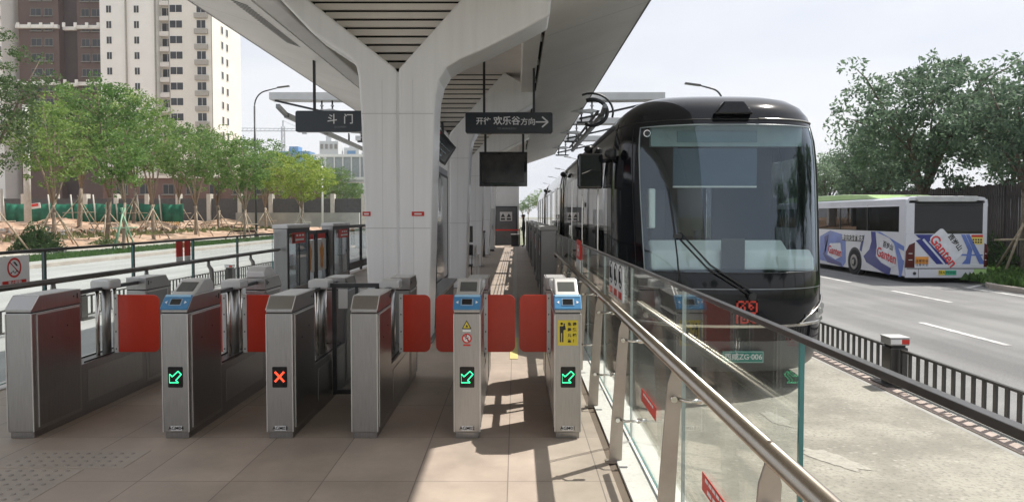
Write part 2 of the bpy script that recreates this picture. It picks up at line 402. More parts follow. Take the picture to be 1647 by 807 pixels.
# dirt terrain rising away from the road
nx, ny = 70, 130
V = []
for j in range(ny + 1):
    for i in range(nx + 1):
        x = -26.2 - i * .75 * (1 + i * .006); y = 8 + j * 1.6 * (1 + j * .004)
        t = min(1, max(0, (-26.5 - x) / 12)); h = -.38 + 1.2 * t * t * (3 - 2 * t)
        h += t * (.25 * math.sin(x * .7 + 1.3 * math.sin(y * .23)) * math.sin(y * .41 + x * .13) + .22 * math.sin(x * 1.7 + y * .9) * math.sin(y * 1.3 - x * .6))
        h += rnd.uniform(-.07, .1) * (t > .02)
        if i == 0: h = -.55
        V.append((x, y, h))
b = MB(); b.add(V, [(j * (nx + 1) + i, j * (nx + 1) + i + 1, (j + 1) * (nx + 1) + i + 1, (j + 1) * (nx + 1) + i) for j in range(ny) for i in range(nx)], dirtm, True)
struct('dirt_terrain', b)
# low earth bank behind the site, kept as terrain
# right kerb island with verge
b = MB(); pts = [(13.9, -30), (13.9, 20.6), (14.2, 21.2), (14.8, 21.6), (17.0, 21.8), (17.0, 260), (60, 260), (60, -30)]
b.prism(pts, 'z', ZR - .02, ZR + .12, vergem); struct('verge_island', b)
b = MB()
for i in range(len(pts) - 4 + 1):
    a, c = pts[i], pts[i + 1]
    b.bar((a[0], a[1], ZR + .06), (c[0], c[1], ZR + .06), .22, .15, kerbm)
struct('kerb_edge', b)
# painted markings
b = MB()
def strip(x, y0, y1, wd=.14, z=ZR + .002): b.quad((x - wd / 2, y0, z), (x + wd / 2, y0, z), (x + wd / 2, y1, z), (x - wd / 2, y1, z), paint_w)
for k in range(12): strip(8.03, 11.5 + k * 9, 14.0 + k * 9)
for k in range(12): strip(10.65, 17.3 + k * 5.2, 20.0 + k * 5.2)
strip(13.3, 2, 20.8); strip(6.0, -10, -5)
b.add([(13.15, 20.8, ZR + .003), (13.4, 20.8, ZR + .003), (16.5, 23.5, ZR + .003), (16.3, 23.6, ZR + .003)], [(0, 1, 2, 3)], paint_w)
for k in range(30): strip(-14.4, 4 + k * 10, 8 + k * 10, .15)
strip(-19.2, -20, 400, .12)
struct('road_marking', b)
# pale repair patches on the tram lane
b = MB()
def blob(cx, cy, rx, ry, ang, seed):
    q = random.Random(seed); pts = []
    for i in range(60):
        a = 2 * math.pi * i / 60; k = 1 + .16 * math.sin(2 * a + seed) + .12 * math.sin(5 * a + seed * 3) + q.uniform(-.09, .09)
        x = rx * k * math.cos(a); y = ry * k * math.sin(a)
        pts.append((cx + x * math.cos(ang) - y * math.sin(ang), cy + x * math.sin(ang) + y * math.cos(ang), ZR + .004))
    b.add(pts, [tuple(range(60))], patch_m)
blob(2.70, 7.3, .085, .30, .15, 1); blob(2.74, 6.08, .11, .36, .42, 2)
struct('road_patch', b)
# brick gutter below the lane fence
b = MB()
sheet('gutter_bed', 4.40, 4.94, -10, 120, ZR + .001, conc_l)
for k in range(260): b.box(4.46, 4.62, -6 + k * .42, -6 + k * .42 + .39, ZR - .01, ZR + .012, brick_r)
struct('gutter_bricks', b)

# ---------------------------------------------------------------- lane fences with bollards
def lane_fence(x, y0, y1, label, bollards, wd=.05):
    """low picket fence sections between bollards, each section a thing"""
    secs = []
    ys = [y0] + bollards + [y1]
    for a, c in zip(ys[:-1], ys[1:]):
        a2 = a + .16; c2 = c - .16
        r = thing('lane_fence', (x, a2, ZR), '', 'fence', 'low picket fences along the lanes')
        q = MB(); q.box(x - .02, x + .02, a2, c2, -.055, -.03, blackrail); q.box(x - .02, x + .02, a2, c2, ZR + .06, ZR + .085, blackrail); q.build('rail', r)
        n = int((c2 - a2) / .165); q = MB()
        for k in range(n):
            yy = a2 + .08 + k * (c2 - a2 - .1) / max(1, n - 1)
            q.box(x - .012, x + .012, yy - .022, yy + .022, ZR + .085, -.055, blackrail)
        q.build('picket', r); secs.append(r)
    return secs
def bollard(x, y, label):
    r = thing('lane_bollard', (x, y, ZR), label, 'bollard', 'square bollards in the lane fences')
    q = MB(); q.prism([(x - .11, y - .11), (x + .11, y - .11), (x + .11, y + .11), (x - .11, y + .11)], 'z', ZR + .02, -.02, blackrail); q.build('post', r, bevel=.012)
    q = MB(); q.box(x - .2, x + .2, y - .2, y + .2, ZR, ZR + .03, blackrail); q.build('base', r)
    q = MB(); q.box(x - .09, x + .09, y - .09, y + .09, -.02, .01, seam); q.box(x - .12, x + .12, y - .12, y + .12, .01, .10, mat('bollard_grey', (.35, .35, .35), .4))
    q.build('cap', r, bevel=.01)
    q = MB(); q.box(x + .02, x + .115, y - .125, y - .121, .03, .085, red_s); q.box(x - .115, x + .02, y - .125, y - .121, .03, .085, txt_w); q.build('reflector', r)
    q = MB(); q.box(x - .125, x + .125, y - .125, y + .125, .10, .112, steel_top); q.build('top', r)
    return r
bl = [bollard(4.73, 8.8, 'square black bollard with red and white reflector beside the parked tram')]
for i, yy in enumerate(()):
    pass
names = ['black picket fence section between platform and road, running in front of the square bollard', 'black picket fence section emerging beside the tram nose behind the square bollard',
         'low black picket fence alongside the tram body', 'far low picket fence beyond the tram']
for r, nm in zip(lane_fence(4.73, .8, 22, '', [8.8]), names): r['label'] = nm
lb = [11.6, 14.4, 17.6, 22.0, 28.0]
for i, yy in enumerate(lb):
    copy_tree(bl[0], (-8.9, yy, ZR), label=['square black bollard seen behind the far end of the second ticket gate', 'square dark bollard in front of the first framed door unit',
        'dark bollard seen through the glass of the first door unit', 'dark bollard in the distance beyond the second door unit', 'far bollard of the road fence beyond the column'][i])
for i, r in enumerate(lane_fence(-8.9, 6.0, 34, '', lb)):
    r['label'] = ['low road fence seen through the widest ticket lane', 'short low picket fence between two bollards over the gates', 'low picket fence leading up to the first door unit',
                  'low picket fence seen through the glass doors', 'far low picket fence beyond the second door unit', 'farthest picket fence of the road, mostly behind the column'][i]

# ---------------------------------------------------------------- ticket gates
def gate_root(x, y, label):
    return thing('ticket_gate', (x, y, 0), label, 'ticket gate', 'stainless ticket gates in a row')
W2 = .093
def flap(parent, gx, gy, side, length):
    a = gx + side * .105; c = gx + side * (.105 + length)
    q = MB(); x0, x1 = min(a, c), max(a, c)
    cor = (1, 0, 0, 1) if side > 0 else (0, 1, 1, 0)
    q.prism(rrect(x0, x1, .42, .92, .055, corners=cor), 'y', gy - .006, gy + .006, red_f)
    f = q.build('flap', parent, bevel=.002)
    q = MB(); m0 = gx + side * .072; m1 = gx + side * .106
    q.box(min(m0, m1), max(m0, m1), gy - .012, gy + .012, .415, .925, white_pl)
    q.build('mounting_plate', f, bevel=.002)
    q = MB()
    for z in (.45, .60, .75, .89): q.prism(disc(gx + side * .089, z, .006, 8), 'y', gy - .015, gy - .012, seam)
    q.build('bolt', f)
def make_gate(gx, gy, label, near='plain', far='plain', display=None, code=None, flaps=(0, 0), stickers=()):
    r = gate_root(gx, gy, label)
    L = 2.04
    # lower body full length
    q = MB(); q.box(gx - W2 + .008, gx + W2 - .008, gy + .015, gy + L - .015, 0, .045, steel_d); q.build('base', r, bevel=.003)
    q = MB(); q.box(gx - W2 + .004, gx + W2 - .004, gy + .585, gy + L - .47, .045, .415, steel_d)
    for s in (-1, 1):
        q.box(gx + s * (W2 - .004), gx + s * (W2 + .001), gy + .66, gy + L - .55, .10, .36, steel)
        q.box(gx + s * (W2 - .035), gx + s * (W2 - .025), gy + .66, gy + L - .5, .415, .425, seam)
    q.build('lower_housing', r, bevel=.004)
    def cab(y0, y1, fwd):
        q = MB(); q.box(gx - W2, gx + W2, min(y0, y1), max(y0, y1), .045, .905, steel)
        d = 1 if fwd else -1
        bd = q.build('cabinet', r, bevel=.007)
        q = MB()
        for s in (-1, 1):   # proud side door with thin shadow line
            xa = gx + s * W2; q.box(xa, xa + s * .004, min(y0 + d * .06, y1 - d * .03), max(y0 + d * .06, y1 - d * .03), .075, .885, steel_d)
        q.build('side_panel', bd, bevel=.002)
        q = MB()
        for s in (-1, 1):
            xa = gx + s * (W2 + .0035)
            ya = y0 + d * .052; q.box(xa - .003, xa + .003, ya, ya + d * .008, .07, .89, edge_hi)
            q.box(xa - .003, xa + .003, ya, y1 - d * .025, .887, .894, edge_hi)
            q.box(gx + s * (W2 - .003), gx + s * (W2 + .003), y0 - d * .003, y0 + d * .004, .05, .90, edge_hi)
            q.bar((gx + s * (W2 + .001), y0, .930), (gx + s * (W2 + .001), y0 + d * .085, 1.020), .006, .006, edge_hi)
            q.bar((gx + s * (W2 + .001), y0 + d * .085, 1.0225), (gx + s * (W2 + .001), y1, 1.0225), .005, .005, edge_hi)
            for (yy, zz) in ((.22, .70), (.40, .76)): q.prism(disc(y0 + d * yy, zz, .006, 8), 'x', xa - .001, xa + s * .003, seam)
        q.build('edge_bead', bd)  # thin pale strips paint highlights onto the cabinet and head edges
        q = MB(); q.box(gx - W2 + .004, gx + W2 - .004, min(y0, y1) + .004, max(y0, y1) - .004, .900, .912, seam); q.build('seam', bd)
        # head with chamfered front
        pr = [(y0, .911), (y0, .935), (y0 + d * .085, 1.022), (y1, 1.022), (y1, .911)]
        q = MB(); q.prism(pr, 'x', gx - W2 - .001, gx + W2 + .001, steel); h = q.build('head', r, bevel=.005)
        q = MB(); q.box(gx - W2 + .010, gx + W2 - .010, min(y0 + d * .10, y1 - d * .02), max(y0 + d * .10, y1 - d * .02), 1.021, 1.026, steel_top); q.build('top_plate', h, bevel=.002)
        q = MB(); q.box(gx + W2 + .001, gx + W2 + .004, y1 - d * .05, y1 - d * .04, .955, .995, seam); q.prism(disc(y1 - d * .09, .975, .007, 8), 'x', gx + W2, gx + W2 + .003, seam); q.build('lock', h)
    cab(gy, gy + .58, True); cab(gy + L, gy + L - .46, False)
    def reader(y0, d):
        u = Vector((0, d * .085, .087)).normalized(); nrm = Vector((0, -d * .087, .085)).normalized()
        def slab(cx0, cx1, t0, t1, lift0, lift1, m, nm, par, bev=.003):
            q = MB(); base = Vector((0, y0, .935))
            vs_ = []
            for lf in (lift0, lift1):
                for (xx, tt) in ((cx0, t0), (cx1, t0), (cx1, t1), (cx0, t1)):
                    p = base + u * tt + nrm * lf; vs_.append((gx + xx, p.y, p.z))
            q.add(vs_, [(0, 1, 2, 3), (7, 6, 5, 4), (0, 4, 5, 1), (1, 5, 6, 2), (2, 6, 7, 3), (3, 7, 4, 0)], m)
            return q.build(nm, par, bevel=bev)
        rd = slab(-.099, .099, -.008, .124, .0, .014, blue_s, 'card_reader', r, .006)
        slab(-.092, .092, .100, .120, .014, .018, mat('blue_light', (.35, .60, .80), .35), 'reader_trim', rd)
        slab(-.045, .045, .022, .085, .014, .018, mat('reader_bezel', (.30, .42, .55), .3), 'bezel', rd)
        slab(-.036, .036, .030, .078, .018, .021, scr_b, 'display', rd, 0)
        for s in (-1, 1):
            q = MB(); base = Vector((0, y0, .935)); vs_ = []
            for (xx, tt) in ((s * .062, .038), (s * .062, .066), (s * .080, .052)):
                p = base + u * tt + nrm * .0165; vs_.append((gx + xx, p.y, p.z))
            q.add(vs_, [(0, 1, 2)], txt_w); q.build('pointer_mark', rd)
        # raised wedge with sloping screen
        pr = [(y0 + d * .12, 1.024), (y0 + d * .30, 1.125), (y0 + d * .42, 1.125), (y0 + d * .47, 1.08), (y0 + d * .47, 1.024)]
        q = MB(); q.prism(pr, 'x', gx - .086, gx + .086, steel_top); wd = q.build('screen_housing', r, bevel=.008)
        uu = Vector((0, d * .18, .101)).normalized(); nn = Vector((0, -d * .101, .18)).normalized(); bb = Vector((0, y0 + d * .12, 1.024))
        q = MB(); vs_ = []
        for lf in (.0, .004):
            for (xx, tt) in ((-.062, .05), (.062, .05), (.062, .165), (-.062, .165)):
                p = bb + uu * tt + nn * lf; vs_.append((gx + xx, p.y, p.z))
        q.add(vs_, [(0, 1, 2, 3), (7, 6, 5, 4), (0, 4, 5, 1), (1, 5, 6, 2), (2, 6, 7, 3), (3, 7, 4, 0)], scr); q.build('screen', wd)
    if near == 'reader': reader(gy, 1)
    if far == 'reader':
        yb = gy + L
        q = MB(); q.prism([(yb - .10, 1.024), (yb - .28, 1.125), (yb - .40, 1.125), (yb - .455, 1.08), (yb - .455, 1.024)], 'x', gx - .086, gx + .086, steel_top); q.build('screen_housing', r, bevel=.008)
    # middle: rods, rails and the flap motor head
    hy = gy + 1.09
    q = MB(); q.box(gx - .022, gx + .022, gy + .58, gy + L - .46, .965, .995, frame_d); q.build('top_rail', r)
    for dy in (-.13, .13):
        q = MB(); q.tube([(gx, hy + dy, .415), (gx, hy + dy, .97)], .016, chrome, 12); q.build('rod', r)
    q = MB(); q.tube([(gx, hy, .415), (gx, hy, .98)], .036, steel, 16); q.build('hub_post', r)
    q = MB(); q.prism(rrect(gx - .086, gx + .086, .975, 1.055, .022), 'y', hy - .09, hy + .09, steel_top); q.build('hub_cap', r, bevel=.012)
    for s, l in zip((-1, 1), flaps):
        if l: flap(r, gx, hy, s, l)
    # status panel and code plate
    if display:
        x0, x1 = gx - .052, gx + .054
        q = MB(); q.prism(rrect(x0, x1, .372, .522, .008), 'y', gy - .003, gy, led_b); dp = q.build('status_panel', r)
        q = MB(); cz = .45; cx = gx
        if display == 'arrow':
            # outlined arrow towards lower left
            e = Vector((-.7071, -.7071)); pz = Vector((.7071, -.7071))
            c0 = Vector((cx + .002, cz))
            tip = c0 + Vector((-.042, -.042))
            P2 = [tip, tip + Vector((.062, 0)), c0 + Vector((.012, -.026)), c0 + Vector((.046, .012)), c0 + Vector((.022, .036)), c0 + Vector((-.018, .0)), tip + Vector((0, .066))]
            P2 = [tip, tip + Vector((.062, 0)), tip + Vector((.045, .017)), tip + Vector((.084, .060)), tip + Vector((.062, .082)), tip + Vector((.019, .043)), tip + Vector((0, .062))]
            for a, c in zip(P2, P2[1:] + P2[:1]): q.bar((a.x, gy - .004, a.y), (c.x, gy - .004, c.y), .0015, .0075, led_g)
        else:
            for s in (-1, 1): q.bar((cx - .033, gy - .004 - s * .0004, cz - s * .036), (cx + .033, gy - .004 - s * .0004, cz + s * .036), .0015, .015, led_r)
        q.build('arrow_sign' if display == 'arrow' else 'cross_sign', dp)
    if code:
        q = MB(); q.box(gx - .040, gx + .040, gy - .002, gy, .060, .094, txt_w); pt = q.build('number_plate', r)
        text(code, .034, txt_k, 'plate_text', pt, (gx, gy - .0025, .077), (1, 0, 0), (0, 0, 1), bold=.0006)
    return r
GY = 5.06
make_gate(-3.57, GY, 'outermost stainless ticket gate beside the roadside glass railing, bare top and no display', 'plain', 'plain', flaps=(0, .36))
g4 = make_gate(-2.45, GY, 'ticket gate with blue reader and green arrow between two red flap lanes', 'reader', 'reader', 'arrow', 'AGM04', flaps=(.46, .24))
g3 = make_gate(-1.70, GY, 'ticket gate showing a red cross on its front', 'plain', 'plain', 'cross', 'AGM03', flaps=(.24, 0))
g0 = make_gate(-1.09, GY, 'plain ticket gate with blank front and no display or reader', 'plain', 'plain', flaps=(0, .24))
g2 = make_gate(-.353, GY, 'ticket gate with green arrow, blue reader and small warning stickers', 'reader', 'plain', 'arrow', 'AGM02', flaps=(.24, .24))
g1 = make_gate(.373, GY, 'ticket gate with yellow passenger sticker beside the platform handrail', 'reader', 'plain', 'arrow', 'AGM01', flaps=(.24, 0))
# stickers on AGM02: warning triangle and prohibition ring
y = GY
q = MB(); gx = -.353
q.add([(gx - .036, y - .002, .795), (gx + .034, y - .002, .795), (gx - .001, y - .002, .858)], [(0, 1, 2)], txt_k)
q.add([(gx - .026, y - .003, .801), (gx + .024, y - .003, .801), (gx - .001, y - .003, .847)], [(0, 1, 2)], yellow_s)
q.add([(gx - .010, y - .004, .808), (gx + .010, y - .004, .808), (gx, y - .004, .828)], [(0, 1, 2)], txt_k)
q.box(gx - .03, gx + .028, y - .003, y, .775, .788, txt_w); q.build('warning_sticker', g2)
def ring(q, cx, cz, y, r0, r1, m, n=28, ax='y'):
    vs_ = []
    for k in range(n):
        a = 2 * math.pi * k / n
        for rr in (r0, r1):
            vs_.append((cx + rr * math.cos(a), y, cz + rr * math.sin(a)) if ax == 'y' else (y, cx + rr * math.cos(a), cz + rr * math.sin(a)))
    q.add(vs_, [(2 * k, 2 * k + 1, 2 * ((k + 1) % n) + 1, 2 * ((k + 1) % n)) for k in range(n)], m)
q = MB(); q.prism(disc(gx, .727, .036), 'y', y - .002, y, txt_w); ring(q, gx, .727, y - .003, .026, .036, red_s)
q.bar((gx - .022, y - .004, .749), (gx + .022, y - .004, .705), .0015, .007, red_s)
q.bar((gx - .002, y - .0026, .735), (gx + .004, y - .0026, .715), .001, .010, txt_k); q.bar((gx - .014, y - .0026, .722), (gx + .014, y - .0026, .734), .001, .005, txt_k); q.bar((gx + .004, y - .0026, .717), (gx + .014, y - .0026, .704), .001, .006, txt_k)
q.prism(disc(gx - .004, .746, .006, 10), 'y', y - .003, y - .002, txt_k)
q.box(gx - .026, gx + .026, y - .002, y, .672, .684, red_s); q.build('prohibition_sticker', g2)
# yellow sticker on AGM01
gx = .373
q = MB(); q.box(gx - .072, gx + .072, y - .002, y, .675, .858, yellow_s)
st = q.build('passenger_sticker', g1, label='yellow sticker with a standing figure holding a child')
q = MB(); cx = gx - .046; yy = y - .003
q.prism(disc(cx, .832, .0095, 14), 'y', yy, yy + .001, txt_k); q.prism([(cx - .014, .815), (cx + .014, .815), (cx + .013, .765), (cx - .013, .765)], 'y', yy, yy + .001, txt_k)
q.box(cx - .013, cx - .003, yy, yy + .001, .700, .765, txt_k); q.box(cx + .003, cx + .013, yy, yy + .001, .700, .765, txt_k)
q.prism(disc(cx + .019, .829, .006, 12), 'y', yy, yy + .001, txt_k); q.prism([(cx + .012, .822), (cx + .025, .822), (cx + .030, .79), (cx + .012, .785)], 'y', yy, yy + .001, txt_k)
q.build('figure', st)
for k, ch in enumerate('免票儿童'): text(ch, .026, txt_k, 'sticker_text', st, (gx + .010, y - .0025, .828 - k * .040), (1, 0, 0), (0, 0, 1), bold=.001)
for k, ch in enumerate('请抱起！'): text(ch, .026, txt_k, 'sticker_text', st, (gx + .046, y - .0025, .828 - k * .040), (1, 0, 0), (0, 0, 1), bold=.001)
# bar panel closing the narrow gap between two gates
r = thing('side_gate', (-1.395, GY + 1.09, 0), 'dark framed swing barrier with notice sheets closing the gap between two gates', 'side gate')
hy = GY + 1.09; q = MB(); q.box(-1.62, -1.17, hy - .02, hy + .02, .985, 1.02, frame_d); q.box(-1.60, -1.565, hy - .015, hy + .015, .05, .985, frame_d); q.box(-1.225, -1.19, hy - .015, hy + .015, .05, .985, frame_d)
q.box(-1.40, -1.375, hy - .012, hy + .012, .05, .985, frame_d); q.box(-1.57, -1.22, hy - .012, hy + .012, .05, .09, frame_d); q.build('frame', r, bevel=.004)
q = MB(); q.box(-1.565, -1.40, hy - .004, hy + .004, .09, .985, gl_grey); q.build('glass_pane', r); q = MB(); q.box(-1.375, -1.225, hy - .004, hy + .004, .09, .985, gl_grey); q.build('glass_pane', r)
q = MB(); q.box(-1.545, -1.465, hy - .008, hy - .005, .80, .97, white_pl); q.build('notice_sheet', r)
q = MB(); q.box(-1.36, -1.27, hy - .008, hy - .005, .84, .97, white_pl); q.build('notice_sheet', r)

# ---------------------------------------------------------------- glass railings
def railing(side, xg, xh, joints, posts, ytop0, ytop1, yh0, yh1, label):
    r = thing('glass_railing', (xg, joints[0], 0), label, 'railing')
    for a, c in zip(joints[:-1], joints[1:]):
        q = MB(); q.box(xg - .006, xg + .006, a + .012, c - .012, .045, 1.245, gl_clear); p = q.build('glass_panel', r)
        q = MB()
        for yy in (a + .010, c - .012):
            th = .004 if (yy > 2.5 or side < 0) else .012
            q.box(xg - .0065, xg + .0065, yy - th / 2, yy + th / 2, .045, 1.243, gl_edge if yy < 2.5 or side < 0 else gl_edge2)
        q.box(xg - .0065, xg + .0065, a + .012, c - .012, .04, .046, gl_edge); q.build('glass_edge', p)
    return r
rr_ = railing(1, .815, .70, [2.0, 3.42, 4.97, 6.49, 8.0, 9.5, 11.0, 12.5, 14.2], None, 0, 0, 0, 0, 'stainless and glass railing between the ticket gates and the parked tram')
q = MB(); q.box(.802, .828, .9, 14.2, 1.243, 1.262, blackrail); q.build('top_rail', rr_, bevel=.002)
q = MB(); q.tube([(.70, -.5, .95), (.70, 12.4, .95), (.70, 12.7, .93), (.72, 12.8, .88)], .030, pipe, 20); q.build('handrail', rr_)
q = MB(); q.tube([(.735, -.5, .80), (.735, 1.2, .80)], .02, pipe, 12); q.build('lower_tube', rr_)
def rail_post(par, Y, s, xb, xt, xg, zt=.93, wd=.085, name='post'):
    # tapered blade standing across the platform edge, curved head
    q = MB(); prof = []
    N = 8
    for i in range(N + 1):
        t = i / N; prof.append((t * zt * .93, xb + (xt - xb) * (t ** 1.2), wd * (1 - .25 * t)))
    outl = [(c - w_ / 2 + (0), z) for z, c, w_ in prof] + [(c + w_ / 2, z) for z, c, w_ in reversed(prof)]
    top = zt
    outl = [(prof[0][1] - wd / 2, 0)] + [(c - w_ / 2, z) for z, c, w_ in prof[1:]] + [(xt - .012 * s, top)] + [(xt + .012 * s, top)] + [(c + w_ / 2, z) for z, c, w_ in reversed(prof[1:])] + [(prof[0][1] + wd / 2, 0)]
    q.prism(outl, 'y', Y - .006, Y + .006, post_m); p = q.build(name, par, bevel=.0015)
    q = MB(); q.box(xb - wd / 2 - .02, xb + wd / 2 + .02, Y - .035, Y + .035, 0, .008, post_m); q.build('foot_plate', p)
    for z in (.28, .80):
        q = MB(); xe = xb + (xt - xb) * (z / zt) ** 1.2
        q.tube([(xe + s * .02, Y - .012, z), (xe + s * .045, Y - .05, z), (xg - s * .03, Y - .05, z), (xg - s * .012, Y - .03, z)], .0085, chrome, 8)
        q.tube([(xg - s * .03, Y - .04, z), (xg + s * .03, Y - .04, z)], .017, chrome, 12)
        q.tube([(xe, Y - .03, z - .0), (xe, Y + .03, z)], .014, chrome, 10)
        q.build('glass_clamp', p)
    return p
for Y in (1.93, 3.10, 4.58, 5.92, 7.3, 8.7, 10.1, 11.5): rail_post(rr_, Y, 1, .648, .70, .815)
# printed labels and signs on that railing
q = MB(); q.box(.805, .807, 2.60, 3.03, .42, .50, red_s); lb_ = q.build('printed_label', loc=(.806, 2.8, .46)); tag(lb_, 'red and white printed label on the closest glass panel below the handrail', 'label', 'red printed labels on the railing glass')
q = MB()
for k in range(6): q.box(.803, .8045, 2.66 + k * .055, 2.70 + k * .055, .475, .490, txt_w)
for k in range(3): q.box(.803, .8045, 2.72 + k * .08, 2.78 + k * .08, .435, .452, txt_w)
q.build('print', lb_)
q = MB(); q.box(.805, .807, 4.05, 4.52, .42, .50, red_s); lb2 = q.build('printed_label', loc=(.806, 4.3, .46)); tag(lb2, 'red printed label on the second glass panel, beside the yellow stickered gate', 'label', 'red printed labels on the railing glass')
q = MB()
for k in range(6): q.box(.803, .8045, 4.12 + k * .055, 4.16 + k * .055, .475, .490, txt_w)
q.build('print', lb2)
q = MB(); q.box(.799, .805, 5.30, 6.05, .95, 1.225, txt_w); nb = q.build('prohibition_board', loc=(.8, 5.7, 1.1)); tag(nb, 'white board with three black prohibition rings on the glass railing', 'sign')
q = MB()
for k in range(3):
    cy = 5.42 + k * .255; ring(q, cy, 1.135, .7985, .072, .092, txt_k, ax='x')
    q.bar((.7982, cy + .06, 1.19), (.7982, cy - .06, 1.08), .012, .001, txt_k)
    q.bar((.7984, cy, 1.18), (.7984, cy - .01, 1.09), .028, .001, txt_k)
q.build('symbol', nb)
q = MB()
for k in range(3): q.box(.797, .799, 5.35 + k * .255, 5.51 + k * .255, .965, 1.02, red_s)
q.build('caption', nb)
q = MB(); q.box(.79, .802, 8.75, 9.25, 1.06, 1.30, red_s); ws = q.build('warning_board', loc=(.79, 9.0, 1.0)); tag(ws, 'small red and white warning board standing in the glass railing by the tram', 'sign')
q = MB(); q.box(.79, .802, 8.75, 9.25, .86, 1.058, txt_w); q.build('lower_panel', ws)
q = MB(); q.box(.786, .789, 8.85, 8.90, 1.10, 1.24, txt_w); q.box(.786, .789, 9.05, 9.10, 1.10, 1.24, txt_w); q.box(.786, .789, 8.90, 9.05, 1.16, 1.19, txt_w); q.build('symbol', ws)
# left railing
lr = railing(-1, -4.78, -4.65, [4.0, 5.55, 7.17, 8.84, 10.48, 12.15, 13.9], None, 0, 0, 0, 0, 'glass railing with dark handrail facing the road and the tree row')
q = MB(); q.box(-4.80, -4.76, 3.0, 13.9, 1.245, 1.275, blackrail); q.build('top_rail', lr, bevel=.004)
q = MB()
q.tube([(-4.65, 3.0, .95), (-4.65, 13.9, .95)], .030, mat('handrail_dark', (.16, .15, .14), .3, .8), 14); q.build('handrail', lr)
for Y in (5.55, 7.17, 8.84, 10.48, 12.15):
    q = MB(); q.box(-4.80, -4.765, Y - .012, Y + .012, .01, 1.25, blackrail); q.build('slim_post', lr)
for Y in (3.6, 5.35, 7.1, 8.9, 10.7, 12.4):
    q = MB()
    q.tube([(-4.60, Y, .0), (-4.60, Y, .70), (-4.61, Y, .80), (-4.65, Y, .86), (-4.65, Y, .93)], [.038, .036, .034, .028, .02], mat('bracket_grey', (.28, .27, .26), .45, .5), 8); q.build('post', lr)
q = MB(); q.box(-4.765, -4.760, 6.50, 6.92, .93, 1.225, txt_w); ns = q.build('litter_sign', loc=(-4.76, 6.7, 1.08)); tag(ns, 'white sign with red prohibition ring at the end of the roadside railing', 'sign')
q = MB(); ring(q, 6.71, 1.115, -4.758, .075, .095, red_s, ax='x'); q.bar((-4.7575, 6.64, 1.175), (-4.7575, 6.78, 1.055), .016, .001, red_s)
q.bar((-4.7585, 6.70, 1.17), (-4.7585, 6.74, 1.13), .03, .001, txt_k)
for k in range(4): q.box(-4.7585, -4.758, 6.66 + .025 * k, 6.675 + .025 * k, 1.06 + .012 * (k % 2), 1.075 + .012 * (k % 2), txt_k)
q.build('symbol', ns)
q = MB(); q.box(-4.760, -4.758, 6.55, 6.87, .945, .995, red_s); cp_ = q.build('caption', ns)
text('禁止抛物', .045, txt_w, 'caption_text', cp_, (-4.757, 6.71, .97), (0, 1, 0), (0, 0, 1), bold=.0008)
for i, (ya, yb) in enumerate(((9.93, 10.12), (10.18, 10.36))):
    q = MB(); q.box(-4.77, -4.762, ya, yb, 1.03, 1.262, red_s); q.box(-4.77, -4.763, ya, yb, .93, 1.028, txt_w)
    tag(q.build('red_notice', loc=(-4.766, ya, 1.1)), ['narrow red notice hanging on the roadside railing, its first of two', 'narrow red notice touching the thin railing post, second of two'][i], 'notice', 'red notices on the roadside railing')

# ---------------------------------------------------------------- platform door units
def door_unit(x0, x1, y0, y1, h, inner, label, lit=True):
    """steel box with black framed glass on the inner long side; inner = x of that side"""
    r = thing('door_unit', ((x0 + x1) / 2, y0, 0), label, 'platform door', 'grey platform door units')
    q = MB(); q.box(x0, x1, y0, y0 + .10, 0, h - .06, steel_d); q.box(x0, x1, y1 - .10, y1, 0, h - .06, steel_d); q.box(x0, x1, y0 + .1, y1 - .1, 0, .16, steel_d); q.build('housing', r, bevel=.01)
    q = MB(); q.prism(rrect(x0 - .015, x1 + .015, h - .06, h + .02, .04, corners=(1, 1, 0, 0)), 'y', y0 - .015, y1 + .015, steel_top); q.build('top_cover', r, bevel=.006)
    d = 1 if inner == x1 else -1
    for xx, nm in ((x0 + .02, 'glass_pane'), (x1 - .02, 'glass_pane')):
        q = MB(); q.box(xx - .004, xx + .004, y0 + .10, y1 - .10, .16, h - .06, gl_grey); q.build(nm, r)
    q = MB(); f = inner; e = .012 * d
    q.box(f, f + e, y0 + .02, y1 - .02, h - .16, h - .06, black); q.box(f, f + e, y0 + .02, y0 + .08, .02, h - .16, black); q.box(f, f + e, y1 - .08, y1 - .02, .02, h - .16, black); q.box(f, f + e, (y0 + y1) / 2 - .02, (y0 + y1) / 2 + .02, .16, h - .16, black)
    q.build('door_frame', r)
    return r
# left side, full set
du = door_unit(-4.80, -4.52, 14.0, 15.5, 1.42, -4.52, 'first framed glass door unit at the end of the roadside railing with a red sticker')
q = MB(); q.box(-4.504, -4.50, 14.25, 15.1, 1.05, 1.27, red_s); sk = q.build('door_sticker', loc=(-4.5, 14.6, 1.15)); tag(sk, 'red warning sticker with white print on the first roadside door unit', 'sticker', 'red stickers on the door units')
q = MB()
for k in range(3): q.box(-4.498, -4.497, 14.50 + k * .2, 14.63 + k * .2, 1.19, 1.23, txt_w)
q.box(-4.498, -4.497, 14.45, 15.02, 1.10, 1.14, txt_w); q.box(-4.498, -4.497, 14.28, 14.40, 1.07, 1.24, txt_k); q.build('print', sk)
du2 = door_unit(-4.80, -4.52, 17.5, 19.2, 1.42, -4.52, 'second framed glass door unit, close to the white column')
q = MB(); q.box(-4.504, -4.50, 18.0, 19.0, 1.05, 1.27, red_s); sk = q.build('door_sticker', loc=(-4.5, 18.3, 1.15)); tag(sk, 'red warning sticker with white print on the second roadside door unit', 'sticker', 'red stickers on the door units')
q = MB()
for k in range(3): q.box(-4.498, -4.497, 18.3 + k * .2, 18.43 + k * .2, 1.19, 1.23, txt_w)
